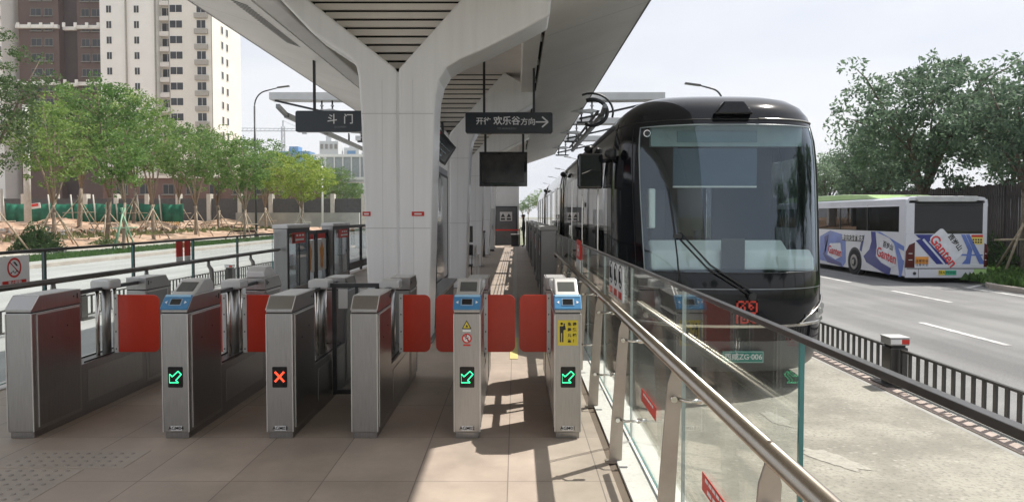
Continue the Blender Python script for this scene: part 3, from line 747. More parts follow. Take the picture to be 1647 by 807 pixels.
q.box(-4.498, -4.497, 18.2, 18.9, 1.10, 1.14, txt_w); q.build('print', sk)
orange = mat('poster_orange', (.70, .32, .08), .5, amt=.25, scale=12)
for k, (ya, yb) in enumerate(((15.52, 16.48), (16.52, 17.48))):
    r = thing('platform_door', (-4.66, ya, 0), ['glass platform door leaf with an orange figure poster, first of the pair', 'glass platform door leaf with a wider orange poster, second of the pair'][k], 'platform door', 'sliding platform door leaves')
    q = MB(); q.box(-4.68, -4.64, ya, yb, 1.20, 1.28, black); q.box(-4.68, -4.64, ya, ya + .06, .02, 1.20, black); q.box(-4.68, -4.64, yb - .12, yb, .02, 1.20, black); q.box(-4.68, -4.64, ya, yb, .02, .12, black); q.build('frame', r)
    q = MB(); q.box(-4.664, -4.656, ya + .06, yb - .12, .12, 1.20, gl_grey); q.build('glass_pane', r)
    q = MB(); q.box(-4.655, -4.650, ya + .10, yb - .20, 1.08, 1.20, red_s); q.build('red_label', r)
    q = MB(); q.box(-4.655, -4.651, ya + .12, yb - .16, .32, 1.06, white_pl)
    n = 14; cxm = (ya + yb) / 2 - .05
    q.prism([(cxm + (.16 + .05 * math.sin(i * 2.3)) * math.cos(2 * math.pi * i / n), .68 + .32 * math.sin(2 * math.pi * i / n)) for i in range(n)], 'x', -4.651, -4.648, orange); q.build('poster', r)
r = thing('glass_partition', (-4.66, 19.2, 0), 'black railed glass partition running on from the second door unit', 'partition')
q = MB(); q.box(-4.69, -4.63, 19.2, 38, 1.28, 1.36, black); q.box(-4.69, -4.63, 19.2, 38, .1, .3, black)
for yy in (21.2, 24, 27, 30, 33, 36): q.box(-4.69, -4.63, yy, yy + .12, .02, 1.3, black)
q.build('frame', r); q = MB(); q.box(-4.664, -4.656, 19.2, 38, .3, 1.28, gl_grey); q.build('glass_pane', r)
# right side units
lab = ['closest grey door unit at the end of the stainless handrail', 'second grey door unit along the tram side', 'third grey door unit along the tram side', 'fourth small door unit along the tram side', 'far door unit behind the standing guard']
for i, (ya, yb) in enumerate(((14.3, 15.9), (17.6, 19.2), (22.6, 24.2), (27.6, 29.2), (33.2, 34.8))):
    u_ = door_unit(.50, .82, ya, yb, 1.38, .50, lab[i])
    q = MB(); q.box(.52, .80, ya - .004, ya, .10, 1.20, steel_d); q.build('end_panel', u_)
    if i < 3:
        q = MB(); vs_ = [(ya + .35 + .14 * math.cos(t), .98 + .19 * math.sin(t)) for t in [2 * math.pi * k / 20 for k in range(20)]]
        q.prism(vs_, 'x', .484, .487, txt_w); rs = q.build('oval_sticker', u_); q = MB(); q.prism([(ya + .35 + .08 * math.cos(t), 1.0 + .12 * math.sin(t)) for t in [2 * math.pi * k / 20 for k in range(20)]], 'x', .481, .4835, red_s); q.build('print', rs)
for k, (ya, yb) in enumerate(((15.9, 17.6), (19.2, 22.6), (24.2, 27.6), (29.2, 33.2))):
    r = thing('platform_door', (.68, ya, 0), ['dark glass door leaves between the first and second units by the tram', 'dark glass door leaves between the second and third units by the tram', 'dark glass door leaves after the third unit by the tram', 'dark glass door leaves beside the standing guard'][k], 'platform door', 'sliding platform door leaves')
    q = MB(); q.box(.66, .70, ya, yb, 1.20, 1.28, black); q.box(.66, .70, ya, yb, .02, .12, black)
    for t in range(int((yb - ya) / .85)): q.box(.66, .70, ya + t * .85, ya + t * .85 + .07, .12, 1.20, black)
    q.build('frame', r); q = MB(); q.box(.676, .684, ya, yb, .12, 1.20, gl_dark); q.build('glass_pane', r)

# ---------------------------------------------------------------- canopy
XC = -1.48
cn = thing('station_canopy', (XC, 16, 4.9), 'long white butterfly canopy over the platform with slatted soffit', 'canopy')
CY0, CY1 = -7.0, 38.0
def wing(s):
    q = MB(); x0 = XC + s * 1.92; x1 = XC + s * 3.52
    q.prism([(x0, 4.36), (x1, 4.90), (x1, 5.05), (x0, 5.08)], 'y', CY0, CY1, white_p); wg = q.build('wing_panel', cn)
    q = MB(); q.prism([(x1, 4.895), (x1 + s * .03, 4.90), (x1 + s * .03, 5.06), (x1, 5.06)], 'y', CY0, CY1, panel_edge); q.build('edge_trim', wg)
    q = MB()
    for k in range(1, 14):
        yy = CY0 + k * 3.0; q.add([(x0 + s * .02, yy, 4.362), (x1 - s * .01, yy, 4.893), (x1 - s * .01, yy + .008, 4.893), (x0 + s * .02, yy + .008, 4.362)], [(0, 1, 2, 3)], panel_edge)
    q.build('panel_joint', wg)
wing(-1); wing(1)
q = MB(); q.box(XC - 1.92, XC + 1.92, CY0, CY1, 4.90, 5.08, white_p); q.build('roof_deck', cn)
for s in (-1, 1):
    q = MB(); q.box(XC + s * 1.58, XC + s * 1.86, CY0, CY1, 4.33, 4.90, white_p); bm_ = q.build('edge_beam', cn, bevel=.02)
    q = MB(); q.box(XC + s * 1.86, XC + s * 1.92, CY0, CY1, 4.50, 4.52, void); q.build('light_gap', bm_)
    for k in range(18):
        q = MB(); q.box(XC + s * 1.875, XC + s * 1.905, 6 + k * 1.8, 6 + k * 1.8 + .25, 4.44, 4.50, white_pl); q.build('light_fitting', bm_)
# vent grille near the left hanger
q = MB()
for k in range(22): q.add([(XC - 2.36, 9.6 + k * .11, 4.504), (XC - 2.12, 9.6 + k * .11, 4.423), (XC - 2.12, 9.65 + k * .11, 4.423), (XC - 2.36, 9.65 + k * .11, 4.504)], [(0, 1, 2, 3)], seam)
q.build('vent_grille', cn)
# slatted ceiling
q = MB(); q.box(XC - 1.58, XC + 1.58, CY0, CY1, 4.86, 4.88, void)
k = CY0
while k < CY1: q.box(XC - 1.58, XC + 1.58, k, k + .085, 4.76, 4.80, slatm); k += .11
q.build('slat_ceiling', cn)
q = MB()
for (cx, cy) in ((-.75, 13.6), (-.9, 20.2)):
    q.tube([(cx, cy, 4.66), (cx, cy, 4.77)], .08, white_pl, 12)
q.build('ceiling_speaker', cn)
OUT_R = [(.37, 0), (.46, 2.9), (.475, 3.1), (.52, 3.30), (.61, 3.45), (.77, 3.55), (1.10, 3.69), (1.58, 3.93), (1.90, 4.10), (1.92, 4.36)]
IN_R = [(1.22, 4.76), (.02, 3.44)]
OUT_L = [(.37, 0), (.46, 2.9), (.475, 3.1), (.485, 3.32), (.51, 3.46), (.57, 3.56), (.72, 3.66), (1.07, 3.89), (1.44, 4.28), (1.80, 4.60), (1.86, 4.76)]
IN_L = [(1.70, 4.76), (.02, 3.44)]
def make_column(yc, label):
    r = thing('canopy_column', (XC, yc, 0), label, 'column', 'white forked columns carrying the canopy')
    y0, y1 = yc, yc + .72
    for s in (-1, 1):
        pts = [(XC + s * x, z) for x, z in (OUT_R if s > 0 else OUT_L)] + [(XC + s * x, z) for x, z in (IN_R if s > 0 else IN_L)] + [(XC + s * .012, 3.40), (XC + s * .012, 0)]
        q = MB(); q.prism(pts, 'y', y0, y1, white_c); h = q.build('fork_half', r, bevel=.03)
        q = MB()
        for z in (1.45, 2.88): q.box(XC + s * .015, XC + s * (.36 + .03 * z), y0 - .001, y0 + .003, z, z + .004, panel_edge)
        q.box(XC + s * .19, XC + s * .193, y0 - .001, y0 + .003, .02, 3.3, mat('joint_grey', (.5, .5, .5), .6)); q.build('cladding_joint', h)
    q = MB(); q.box(XC - .02, XC + .02, y0 + .03, y1 - .03, 0, 3.40, white_c); q.build('joint_core', r)
    # slatted infill in the fork
    q = MB(); z = 3.46; k = 0
    while z < 4.78:
        yy = yc + .62 - (z - 3.44) * .42
        q.box(XC - (z - 3.40) * 1.30, XC + (z - 3.40) * .95, yy, yy + .03, z, z + .078, slatm); z += .098
    inf = q.build('slat_infill', r)
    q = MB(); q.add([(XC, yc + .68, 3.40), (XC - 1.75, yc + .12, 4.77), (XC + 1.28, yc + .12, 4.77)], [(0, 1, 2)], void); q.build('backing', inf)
    q = MB(); q.box(XC - .42, XC + .42, y0 - .01, y1 + .01, 0, .02, steel_d); q.build('base', r)
    return r
cols = [make_column(8.9, 'closest white forked column, standing behind the ticket gates')]
for k, lb_ in enumerate(['second white forked column, behind the tilted information screen', 'third white forked column, beside the service desk', 'fourth forked column partly behind the hanging monitor', 'last forked column, in front of the equipment room']):
    copy_tree(cols[0], (XC, 15.7 + 6.8 * k, 0), label=lb_)
# blank tags with red caption on the first column
for i, (cx, wd) in enumerate(((XC + .25, .155), (XC - .395, .10))):
    q = MB(); q.box(cx - wd / 2, cx + wd / 2, 8.893, 8.897, 1.605, 1.66, red_s); t_ = q.build('caption_tag', loc=(cx, 8.89, 1.63)); tag(t_, ['small red caption tag on the inner half of the closest column', 'narrow red caption tag at the roadside edge of the closest column'][i], 'label', 'red caption tags on the column')
    q = MB(); q.box(cx - wd * .3, cx + wd * .3, 8.891, 8.8925, 1.622, 1.640, txt_w); q.build('print', t_)

# ---------------------------------------------------------------- hanging signs and monitor
navy = mat('sign_navy', (.018, .026, .034), .35, amt=.1, coat=.2)
def hang_sign(x0, x1, y, z0, z1, rods, label):
    r = thing('hanging_sign', ((x0 + x1) / 2, y, z1), label, 'sign', 'navy signs hung from the canopy')
    q = MB(); q.prism(rrect(x0, x1, z0, z1, .04), 'y', y - .06, y + .06, navy); p = q.build('panel', r, bevel=.004)
    for (rx, zt) in rods:
        q = MB(); q.box(rx - .022, rx + .022, y - .022, y + .022, z1 - .005, zt, black); q.build('rod', r)
    return r, p
ys = 13.2
s1, p1 = hang_sign(-.935, .675, ys, 3.13, 3.515, [(-.59, 4.76), (.33, 4.34)], 'navy hanging sign with white arrow and Chinese direction text')
up = (0, 0, 1); rt = (1, 0, 0); fy = ys - .061
text('开往', .14, txt_w, 'sign_text', p1, (-.60, fy, 3.345), rt, up, bold=.002)
text('欢乐谷', .165, txt_w, 'sign_text', p1, (-.17, fy, 3.35), rt, up, bold=.0035)
text('方向', .14, txt_w, 'sign_text', p1, (.22, fy, 3.335), rt, up, bold=.002)
text('TO HUANLEGU', .05, mat('faint_print', (.25, .27, .28), .5), 'sign_text', p1, (-.17, fy, 3.215), rt, up)
q = MB(); ax = .36; q.box(ax, ax + .22, fy - .002, fy, 3.325, 3.350, txt_w)
for s in (-1, 1): q.bar((ax + .23, fy - .0015, 3.3375), (ax + .12, fy - .0015, 3.3375 + s * .095), .002, .028, txt_w)
q.build('arrow', p1)
s2, p2 = hang_sign(-4.07, -2.47, ys, 3.155, 3.545, [(-3.73, 4.52), (-2.8, 4.36)], 'navy hanging sign reading the station name, half behind the column')
text('斗 门', .19, txt_w, 'sign_text', p2, (-3.24, fy, 3.38), rt, up, bold=.003, spacing=1.3)
text('DOUMEN', .05, mat('faint_print', (.25, .27, .28), .5), 'sign_text', p2, (-3.24, fy, 3.245), rt, up)
r = thing('hanging_monitor', (-.34, 19, 3.3), 'black monitor hanging below the direction sign on two rods', 'monitor')
q = MB(); q.box(-.98, .30, 18.97, 19.09, 2.40, 3.32, blk_gloss); q.build('casing', r, bevel=.012)
q = MB(); q.box(-.90, .22, 18.962, 18.968, 2.50, 3.24, mat('monitor_screen', (.045, .042, .04), .16, amt=.5, scale=2.5)); q.build('screen', r)
for rx in (-.82, .19):
    q = MB(); q.box(rx - .03, rx + .03, 19.0, 19.06, 3.3, 4.76, black); q.build('rod', r)

# ---------------------------------------------------------------- tilted info screen, light box and bench by the first column
def panel_y(y0, y1, a, c, th, m, name, parent, bev=0):
    """slab along Y between cross-section points a=(x,z) top and c=(x,z) bottom"""
    d = Vector((c[0] - a[0], c[1] - a[1])).normalized(); n_ = Vector((-d.y, d.x)) * th
    q = MB(); q.prism([a, c, (c[0] + n_.x, c[1] + n_.y), (a[0] + n_.x, a[1] + n_.y)], 'y', y0, y1, m); return q.build(name, parent, bevel=bev)
def info_screen(y0, y1, label):
    r = thing('info_screen', (XC + .2, y0, 2.7), label, 'screen', 'tilted information screens on the columns')
    panel_y(y0, y1, (-1.20, 2.98), (-1.43, 2.62), -.05, black, 'casing', r, .004)
    panel_y(y0 + .25, y1 - .35, (-1.218, 2.925), (-1.405, 2.66), .004, mat('info_blue', (.03, .05, .065), .25, amt=.6, scale=5), 'screen', r)
    p = panel_y(y0 + .25, y0 + 1.3, (-1.211, 2.945), (-1.415, 2.645), .006, red_s, 'red_field', r)
    d = Vector((-.23, 0, -.36)).normalized()
    for k in range(3):
        o = Vector((-1.245, 0, 2.90)) + d * (.06 + .085 * k); q = MB()
        for j in range(6 - k):
            yy = y0 + 1.6 + j * .32; q.bar((o.x + .008, yy, o.z), (o.x + .008, yy + .2, o.z), .002, .03, mat('screen_glow', (.35, .5, .58), .4))
        q.build('text_line', r)
    q = MB(); q.bar((-1.38, y0 + .6, 2.8), (-1.42, y0 + .6, 3.4), .05, .05, black); q.bar((-1.38, y1 - .6, 2.8), (-1.42, y1 - .6, 3.4), .05, .05, black); q.build('bracket', r)
    return r
info_screen(10.2, 14.3, 'tilted black information screen with a red corner beside the closest column')
r = thing('advert_box', (-1.42, 9.8, 0), 'tall grey glass display box standing between the first two columns', 'display box')
q = MB(); q.box(-1.56, -1.36, 9.75, 14.1, .30, 2.50, mat('box_grey', (.30, .32, .33), .4)); q.build('cabinet', r, bevel=.01)
for a, c in ((9.85, 11.9), (12.0, 14.0)):
    q = MB(); q.box(-1.36, -1.345, a, c, .42, .46, black); q.box(-1.36, -1.345, a, c, 2.34, 2.38, black); q.box(-1.36, -1.345, a, a + .05, .46, 2.34, black); q.box(-1.36, -1.345, c - .05, c, .46, 2.34, black); fr = q.build('frame', r)
    q = MB(); q.box(-1.357, -1.350, a + .05, c - .05, .46, 2.34, mat('display_face', (.22, .25, .27), .12, amt=.2, coat=.4)); q.build('display_face', fr)
q = MB(); q.prism([(12.6 + .22 * math.cos(t), 1.98 + .30 * math.sin(t)) for t in [2 * math.pi * k / 20 for k in range(20)]], 'x', -1.349, -1.346, white_pl); q.build('white_mark', r)
for yy in (10.0, 13.8):
    q = MB(); q.box(-1.52, -1.40, yy - .05, yy + .05, 0, .3, steel_d); q.build('leg', r)
r = thing('steel_bench', (-1.2, 10, .45), 'narrow steel bench shelf along the display box', 'bench')
q = MB(); q.box(-1.34, -1.08, 9.8, 13.0, .43, .47, steel); q.build('seat', r, bevel=.006)
for yy in (10.1, 12.7):
    q = MB(); q.box(-1.33, -1.12, yy - .02, yy + .02, 0, .43, steel_d); q.build('leg', r)

# service desk behind the second column
r = thing('service_desk', (-1.08, 18, 0), 'white desk unit with a grey front standing beside the columns', 'desk')
q = MB(); q.box(-1.35, -1.03, 17.6, 18.5, .62, .86, white_pl); q.build('till_box', r, bevel=.015)
q = MB(); q.box(-1.39, -0.97, 17.4, 18.9, .56, .615, white_pl); q.build('table_top', r, bevel=.01)
for (a, c) in ((-1.03, 17.5), (-1.03, 18.75), (-1.33, 17.5)):
    q = MB(); q.box(a, a + .05, c, c + .05, 0, .56, white_pl); q.build('leg', r)
r = thing('desk_monitor', (-1.23, 17.9, .86), 'black computer monitor on top of the white desk unit', 'monitor')
q = MB(); q.box(-1.33, -1.09, 17.82, 17.86, .95, 1.36, blk_gloss); q.build('casing', r, bevel=.006)
q = MB(); q.box(-1.31, -1.10, 17.815, 17.819, .975, 1.345, scr); q.build('screen', r)
q = MB(); q.box(-1.23, -1.19, 17.86, 17.90, .86, 1.1, black); q.box(-1.29, -1.13, 17.8, 17.96, .862, .875, black); q.build('stand', r)
r = thing('folding_chair', (-1.19, 16.9, 0), 'black folding chair beside the white service desk', 'chair')
q = MB(); q.bar((-1.35, 16.75, .45), (-1.03, 16.75, .45), .35, .03, black); q.build('seat', r)
q = MB(); q.bar((-1.35, 16.95, .80), (-1.03, 16.95, .80), .03, .25, black); q.build('backrest', r)
for sx in (-1.33, -1.05):
    q = MB(); q.tube([(sx, 17.0, .92), (sx, 16.6, 0)], .012, black, 6); q.build('leg', r); q = MB(); q.tube([(sx, 16.6, .46), (sx, 17.05, 0)], .012, black, 6); q.build('leg', r)

# far end: equipment room, cabinet, guard
r = thing('equipment_room', (-1.5, 39.6, 0), 'pale equipment room closing the far end of the platform with a dark door', 'building')
q = MB(); q.box(-4.2, .16, 39.6, 46, 0, 4.6, wallm); q.build('wall', r)
q = MB(); q.box(-1.16, .06, 39.55, 39.6, 0, 2.16, frame_d); q.build('door_frame', r)
q = MB(); q.box(-1.10, .0, 39.53, 39.575, .02, 2.10, door_d); dr = q.build('door', r)
q = MB(); q.box(-.90, -.22, 39.522, 39.528, 1.35, 1.85, mat('notice_grey', (.55, .56, .56), .5)); sg = q.build('door_notice', dr)
q = MB()
for cx in (-.73, -.40):
    q.add([(cx - .12, 39.519, 1.56), (cx + .12, 39.519, 1.56), (cx, 39.519, 1.78)], [(0, 1, 2)], txt_k); q.box(cx - .12, cx + .12, 39.518, 39.521, 1.40, 1.50, txt_k)
q.build('symbol', sg)
q = MB(); q.box(-2.2, -2.14, 39.5, 39.6, .5, 3.2, frame_d); q.box(-1.75, -1.70, 39.5, 39.6, .5, 3.2, frame_d); q.build('pipe', r)
q = MB(); q.box(-1.32, -1.22, 39.5, 39.6, 2.2, 2.45, black); q.build('alarm_box', r)
r = thing('tall_cabinet', (-1.25, 32.6, 0), 'tall white metal cabinet standing before the equipment room', 'cabinet')
q = MB(); q.box(-1.56, -1.0, 32.6, 33.2, .08, 1.97, wallm); q.build('body', r, bevel=.01)
q = MB(); q.box(-1.53, -1.03, 32.585, 32.6, .12, 1.92, wallm); q.build('door', r, bevel=.005); q = MB(); q.box(-1.10, -1.07, 32.56, 32.585, 1.0, 1.2, steel_d); q.build('handle', r); q = MB(); q.box(-1.54, -1.02, 32.62, 33.15, 0, .08, black); q.build('base', r)
r = thing('belt_post', (-1.3, 28, 0), 'slim grey queue post beside the tall white cabinet', 'queue post')
q = MB(); q.tube([(-1.28, 28, .02), (-1.28, 28, .98)], .06, steel_d, 12); q.build('post', r); q = MB(); q.tube([(-1.28, 28, 0), (-1.28, 28, .02)], .16, steel_d, 16); q.build('base', r); q = MB(); q.tube([(-1.28, 28, .98), (-1.28, 28, 1.04)], .07, black, 12); q.build('cap', r)
r = thing('barrier_belt', (-.6, 38.9, 0), 'red barrier belt stretched across the grey door', 'barrier belt')
q = MB(); q.box(-1.3, .2, 38.9, 38.91, .82, .89, red_s); q.build('belt', r)
for xx in (-1.3, .2):
    q = MB(); q.tube([(xx, 38.9, 0), (xx, 38.9, .95)], .03, black, 10); q.build('post', r)
r = thing('black_case', (-.05, 37.9, 0), 'black table case standing beside the guard', 'case')
q = MB(); q.box(-.26, .16, 37.8, 38.3, .02, .60, black); q.build('body', r, bevel=.02); q = MB(); q.box(-.29, .19, 37.77, 38.33, .605, .66, mat('case_top', (.25, .25, .25), .5)); q.build('lid', r, bevel=.01)

# guard
def skin_body(name, verts, edges, radii, m, parent=None, subd=2):
    me = bpy.data.meshes.new(name); me.from_pydata(verts, edges, []); o = bpy.data.objects.new(name, me); COL.objects.link(o)
    me.materials.append(m)
    o.modifiers.new('skin', 'SKIN')
    for v, rr in zip(me.skin_vertices[0].data, radii): v.radius = rr if isinstance(rr, tuple) else (rr, rr)
    me.skin_vertices[0].data[0].use_root = True
    s = o.modifiers.new('sub', 'SUBSURF'); s.levels = subd; s.render_levels = subd
    dg = bpy.context.evaluated_depsgraph_get(); m2 = bpy.data.meshes.new_from_object(o.evaluated_get(dg)); bpy.data.objects.remove(o)
    for p in m2.polygons: p.use_smooth = True
    m2.name = name
    if not m2.materials: m2.materials.append(m)
    o = bpy.data.objects.new(name, m2); COL.objects.link(o)
    if parent: o.parent = parent
    return o
skinm = mat('skin', (.42, .27, .20), .6); cloth = mat('dark_uniform', (.022, .024, .03), .8)
pr = thing('person', (.40, 37.2, 0), 'person in dark uniform and cap standing at the platform end', 'person')
V = [(0, 0, .93), (0, 0, 1.12), (0, 0, 1.32), (0, -.0, 1.42), (-.01, 0, 1.50), (-.02, 0, 1.58), (-.02, 0, 1.66),
     (0, -.09, .86), (0, -.10, .48), (.02, -.10, .09), (-.12, -.10, .04), (0, .09, .86), (.01, .10, .48), (.03, .10, .09), (-.11, .10, .04),
     (0, -.17, 1.36), (.03, -.22, 1.10), (-.10, -.20, .90), (-.15, -.19, .86), (0, .17, 1.36), (.03, .22, 1.10), (-.12, .18, .98), (-.18, .15, .96)]
E_ = [(0, 1), (1, 2), (2, 3), (3, 4), (4, 5), (5, 6), (0, 7), (7, 8), (8, 9), (9, 10), (0, 11), (11, 12), (12, 13), (13, 14), (2, 15), (15, 16), (16, 17), (17, 18), (2, 19), (19, 20), (20, 21), (21, 22)]
Rd = [(.13, .18), (.12, .17), (.13, .20), .06, .055, .095, .085, .085, .065, .045, .035, .085, .065, .045, .035, .055, .045, .035, .035, .055, .045, .035, .035]
pb = skin_body('body', V, E_, Rd, cloth, pr)
q = MB(); q.tube([(.38, 37.2, 1.52), (.375, 37.2, 1.56), (.37, 37.2, 1.62), (.375, 37.2, 1.67)], [.06, .09, .088, .05], skinm, 14); q.build('face', pr)
q = MB(); q.tube([(.385, 37.2, 1.61), (.385, 37.2, 1.66), (.385, 37.2, 1.71)], [.10, .115, .06], cloth, 14); q.prism([(.20, 37.1), (.30, 37.08), (.30, 37.32), (.20, 37.3)], 'z', 1.625, 1.64, cloth); q.build('cap', pr)

# ---------------------------------------------------------------- parked tram
TX, TY, TH = 2.65, 8.35, 1.35
car_p = mat('tram_black', (.006, .007, .010), .10, amt=.15, coat=.15, scale=2, spec=.35)
car_s = mat('tram_graphite', (.05, .053, .058), .13, .6, amt=.15, coat=.5, scale=2)
car_g = mat('tram_grey_panel', (.13, .135, .14), .35, .3, amt=.08)
tram_win = glass('tram_window', (.20, .22, .24), 1.6, 2.6)
ZP = [(-.27, 1.20, .16), (-.20, 1.27, .10), (-.05, 1.31, .05), (.12, 1.335, .02), (.30, 1.35, .0), (.50, 1.35, .0), (.73, 1.35, .0), (.90, 1.35, .02), (1.1, 1.35, .05), (1.35, 1.35, .09),
      (1.6, 1.35, .13), (1.85, 1.35, .17), (2.1, 1.345, .21), (2.35, 1.335, .255), (2.55, 1.32, .30), (2.72, 1.285, .36), (2.88, 1.24, .42), (3.00, 1.16, .53), (3.10, 1.03, .72), (3.165, .86, .98), (3.205, .60, 1.28), (3.225, .3, 1.48), (3.23, 0, 1.56)]
def prof(z):
    for (a, wa, la), (b_, wb, lb2_) in zip(ZP, ZP[1:]):
        if z <= b_:
            t = (z - a) / (b_ - a); return wa + (wb - wa) * t, la + (lb2_ - la) * t
    return ZP[-1][1], ZP[-1][2]
NOSE = 1.55
def S(u, z, off=0.0):
    """surface of the nose: u in [-1,1] plan angle, |u|>1 runs back along the side"""
    wz, lean = prof(z); yb = TY + NOSE + (.1 if False else 0); tip = TY + lean
    if abs(u) < 1 and z < 2.72:
        t_ = min(1, max(0, (2.72 - z) / 1.8)); u = u - math.copysign(.055 * t_ * math.sin(math.pi * abs(u)), u)
    uu = max(-1, min(1, u)); th = uu * math.pi / 2; e = 2 / 2.7
    sx = math.copysign(abs(math.sin(th)) ** e, th); cx = abs(math.cos(th)) ** e
    x = wz * sx; y = max(yb, tip) - (max(yb, tip) - tip) * cx
    if abs(u) > 1: y = max(yb, tip) + (abs(u) - 1) * 10
    if off:
        l = math.hypot(sx * 1.0, cx * 1.0) or 1
        x += off * sx / l; y -= off * cx / l
    return (TX + x, y, z)
def patch(us, zs, m, name, parent, off=0.0, skip=None, smooth=True, bevel=0, solid=0):
    q = MB(); V = [S(u, z, off) for z in zs for u in us]; n = len(us)
    fs = []
    for j in range(len(zs) - 1):
        for i in range(n - 1):
            if skip and skip((us[i] + us[i + 1]) / 2, (zs[j] + zs[j + 1]) / 2): continue
            fs.append((j * n + i, j * n + i + 1, (j + 1) * n + i + 1, (j + 1) * n + i))
    q.add(V, fs, m, smooth); return q.build(name, parent, bevel=bevel, solid=solid)
def lin(a, b_, n): return [a + (b_ - a) * i / n for i in range(n + 1)]
UW = .565; ZW0, ZW1 = .93, 2.72
tr = thing('tram', (TX, TY + 1, ZR), 'black trackless tram parked at the platform with a tall tinted windscreen', 'tram')
us = sorted(set([round(v, 4) for v in lin(-1, -UW, 10) + lin(-UW, UW, 26) + lin(UW, 1, 10)] + [-1.82, -1.5, -1.2, 1.2, 1.5, 1.82]))
zs = sorted(set([round(z[0], 3) for z in ZP] + [ZW0, ZW1, .28, .33, 1.0, 1.2, 1.5, 1.75, 2.0, 2.25, 2.45, 2.65]))
# side door / window openings on the near (platform) side
WIN = [(-1.27, -1.02, 1.05, 2.42), (-1.50, -1.30, 1.15, 2.42), (-1.80, -1.53, 1.15, 2.42)]
us = sorted(set(us + [w_[0] for w_ in WIN] + [w_[1] for w_ in WIN] + [-w_[0] for w_ in WIN] + [-w_[1] for w_ in WIN])); zs = sorted(set(zs + [1.05, 1.15, 2.42]))
def in_win(u, z):
    if abs(u) < UW and ZW0 < z < ZW1: return True
    return any(a < u < b_ and c < z < d for a, b_, c, d in WIN) or any(-b_ < u < -a and c < z < d for a, b_, c, d in WIN)
patch(us, [z for z in zs if z <= .121], car_g, 'lower_fairing', tr)
patch(us, [z for z in zs if z >= .119], car_p, 'nose_body', tr, skip=in_win)
ws_ = patch(lin(-UW, UW, 26), [z for z in zs if ZW0 <= z <= ZW1], gl_wind, 'windscreen', tr, off=.004)
q = MB()
for s in (-1, 1):
    q.tube([S(s * UW, z, .006) for z in lin(ZW0, ZW1, 14)], .009, mat('screen_seal', (.30, .36, .38), .3, coat=.3), 6)
q.tube([S(u, ZW1, .006) for u in lin(-UW, UW, 22)], .009, MATS['screen_seal'], 6); q.tube([S(u, ZW0, .006) for u in lin(-UW, UW, 22)], .007, black, 6)
q.build('windscreen_seal', ws_)
for a, b_, c, d in WIN:
    for s in (1, -1):
        aa, bb = (a, b_) if s > 0 else (-b_, -a)
        patch(lin(aa, bb, 3), lin(c, d, 3), tram_win, 'side_window', tr, off=.003)
patch(lin(-1.0, 1.0, 40), [.735, .745], mat('panel_gap', (.25, .27, .28), .3, .5), 'nose_seam', tr, off=.003)
patch(lin(-.78, .78, 30), [.283, .315], chrome, 'chrome_strip', tr, off=.006)
patch(lin(-.9, .9, 30), [.118, .128], seam, 'lower_seam', tr, off=.004)
# headlights
for s in (-1, 1):
    q = MB(); q.tube([S(s * .64, z, .002) for z in lin(.36, 2.74, 24)], .004, seam, 4); q.build('panel_seam', tr)
    q = MB(); q.tube([S(s * .95, z, .002) for z in lin(.1, 2.85, 24)], .005, seam, 4); q.build('panel_seam', tr)
q = MB(); q.tube([S(u, 2.79, .003) for u in lin(-1, 1, 40)], .006, seam, 4); q.build('roof_seam', tr)
for s in (-1, 1):
    h = patch(lin(s * .36, s * .90, 12), [.30, .33, .42, .52, .60, .66], mat('lamp_glass', (.05, .055, .06), .05, amt=.1, coat=1), 'headlight', tr, off=.010,
              skip=lambda u, z: z > .33 + (abs(u) - .36) / .54 * .36)
    q = MB(); q.tube([S(s * (.36 + .54 * t), .33 + .34 * t ** .8, .014) for t in lin(0, 1, 12)], .011, chrome, 6); q.tube([S(s * u, .315, .014) for u in lin(.34, .92, 10)], .018, chrome, 6); q.build('lamp_trim', h)
    q = MB()
    for uu, zz, rr in ((.55, .39, .036), (.64, .42, .042), (.74, .46, .045)):
        p = Vector(S(s * uu, zz, .016)); n_ = (p - Vector((TX, TY + 3, zz))).normalized(); q.tube([p, p + n_ * .006], rr, mat('lamp_reflector', (.55, .56, .56), .2, .9), 14)
    q.build('lamp_lens', h)
# emblem: red squared seal built from bars
em = MATS.get('seal_red') or mat('seal_red', (.62, .05, .03), .4, amt=.05)
def emb(lst, x0, z0, wd, hh, n, parent):
    q = MB()
    for (a, b_, c, d) in lst:   # grid bars in 12 x 12 units
        xa = x0 + wd * a / 12; xb = x0 + wd * b_ / 12; za = z0 + hh * c / 12; zb = z0 + hh * d / 12
        q.box(xa, xb, TY - .008 + .0, TY + .012, za, zb, em)
    return q.build(n, parent)
eb = [(0, 12, 11, 12), (0, 1, 0, 12), (11, 12, 5, 12), (4.2, 5.2, 7, 12), (6.8, 7.8, 7, 12), (2, 5.2, 9, 10), (2, 3, 6.2, 10), (7.8, 10, 9, 10), (9, 10, 7, 10), (2, 4.2, 6.2, 7.2), (6.8, 10, 7, 8), (1, 12, 5, 6), (4, 12, 3.3, 4.2), (6, 7, .5, 5), (2.4, 3.3, 0, 4.2), (3.3, 6, 0, .9), (4, 5, 1.7, 2.6), (8, 9, 0, 3.3), (8, 12, 0, .9), (11, 12, 0, 2.6), (9.8, 10.8, 1.6, 2.6)]
emb(eb, 2.605, .335, .25, .27, 'emblem', tr)
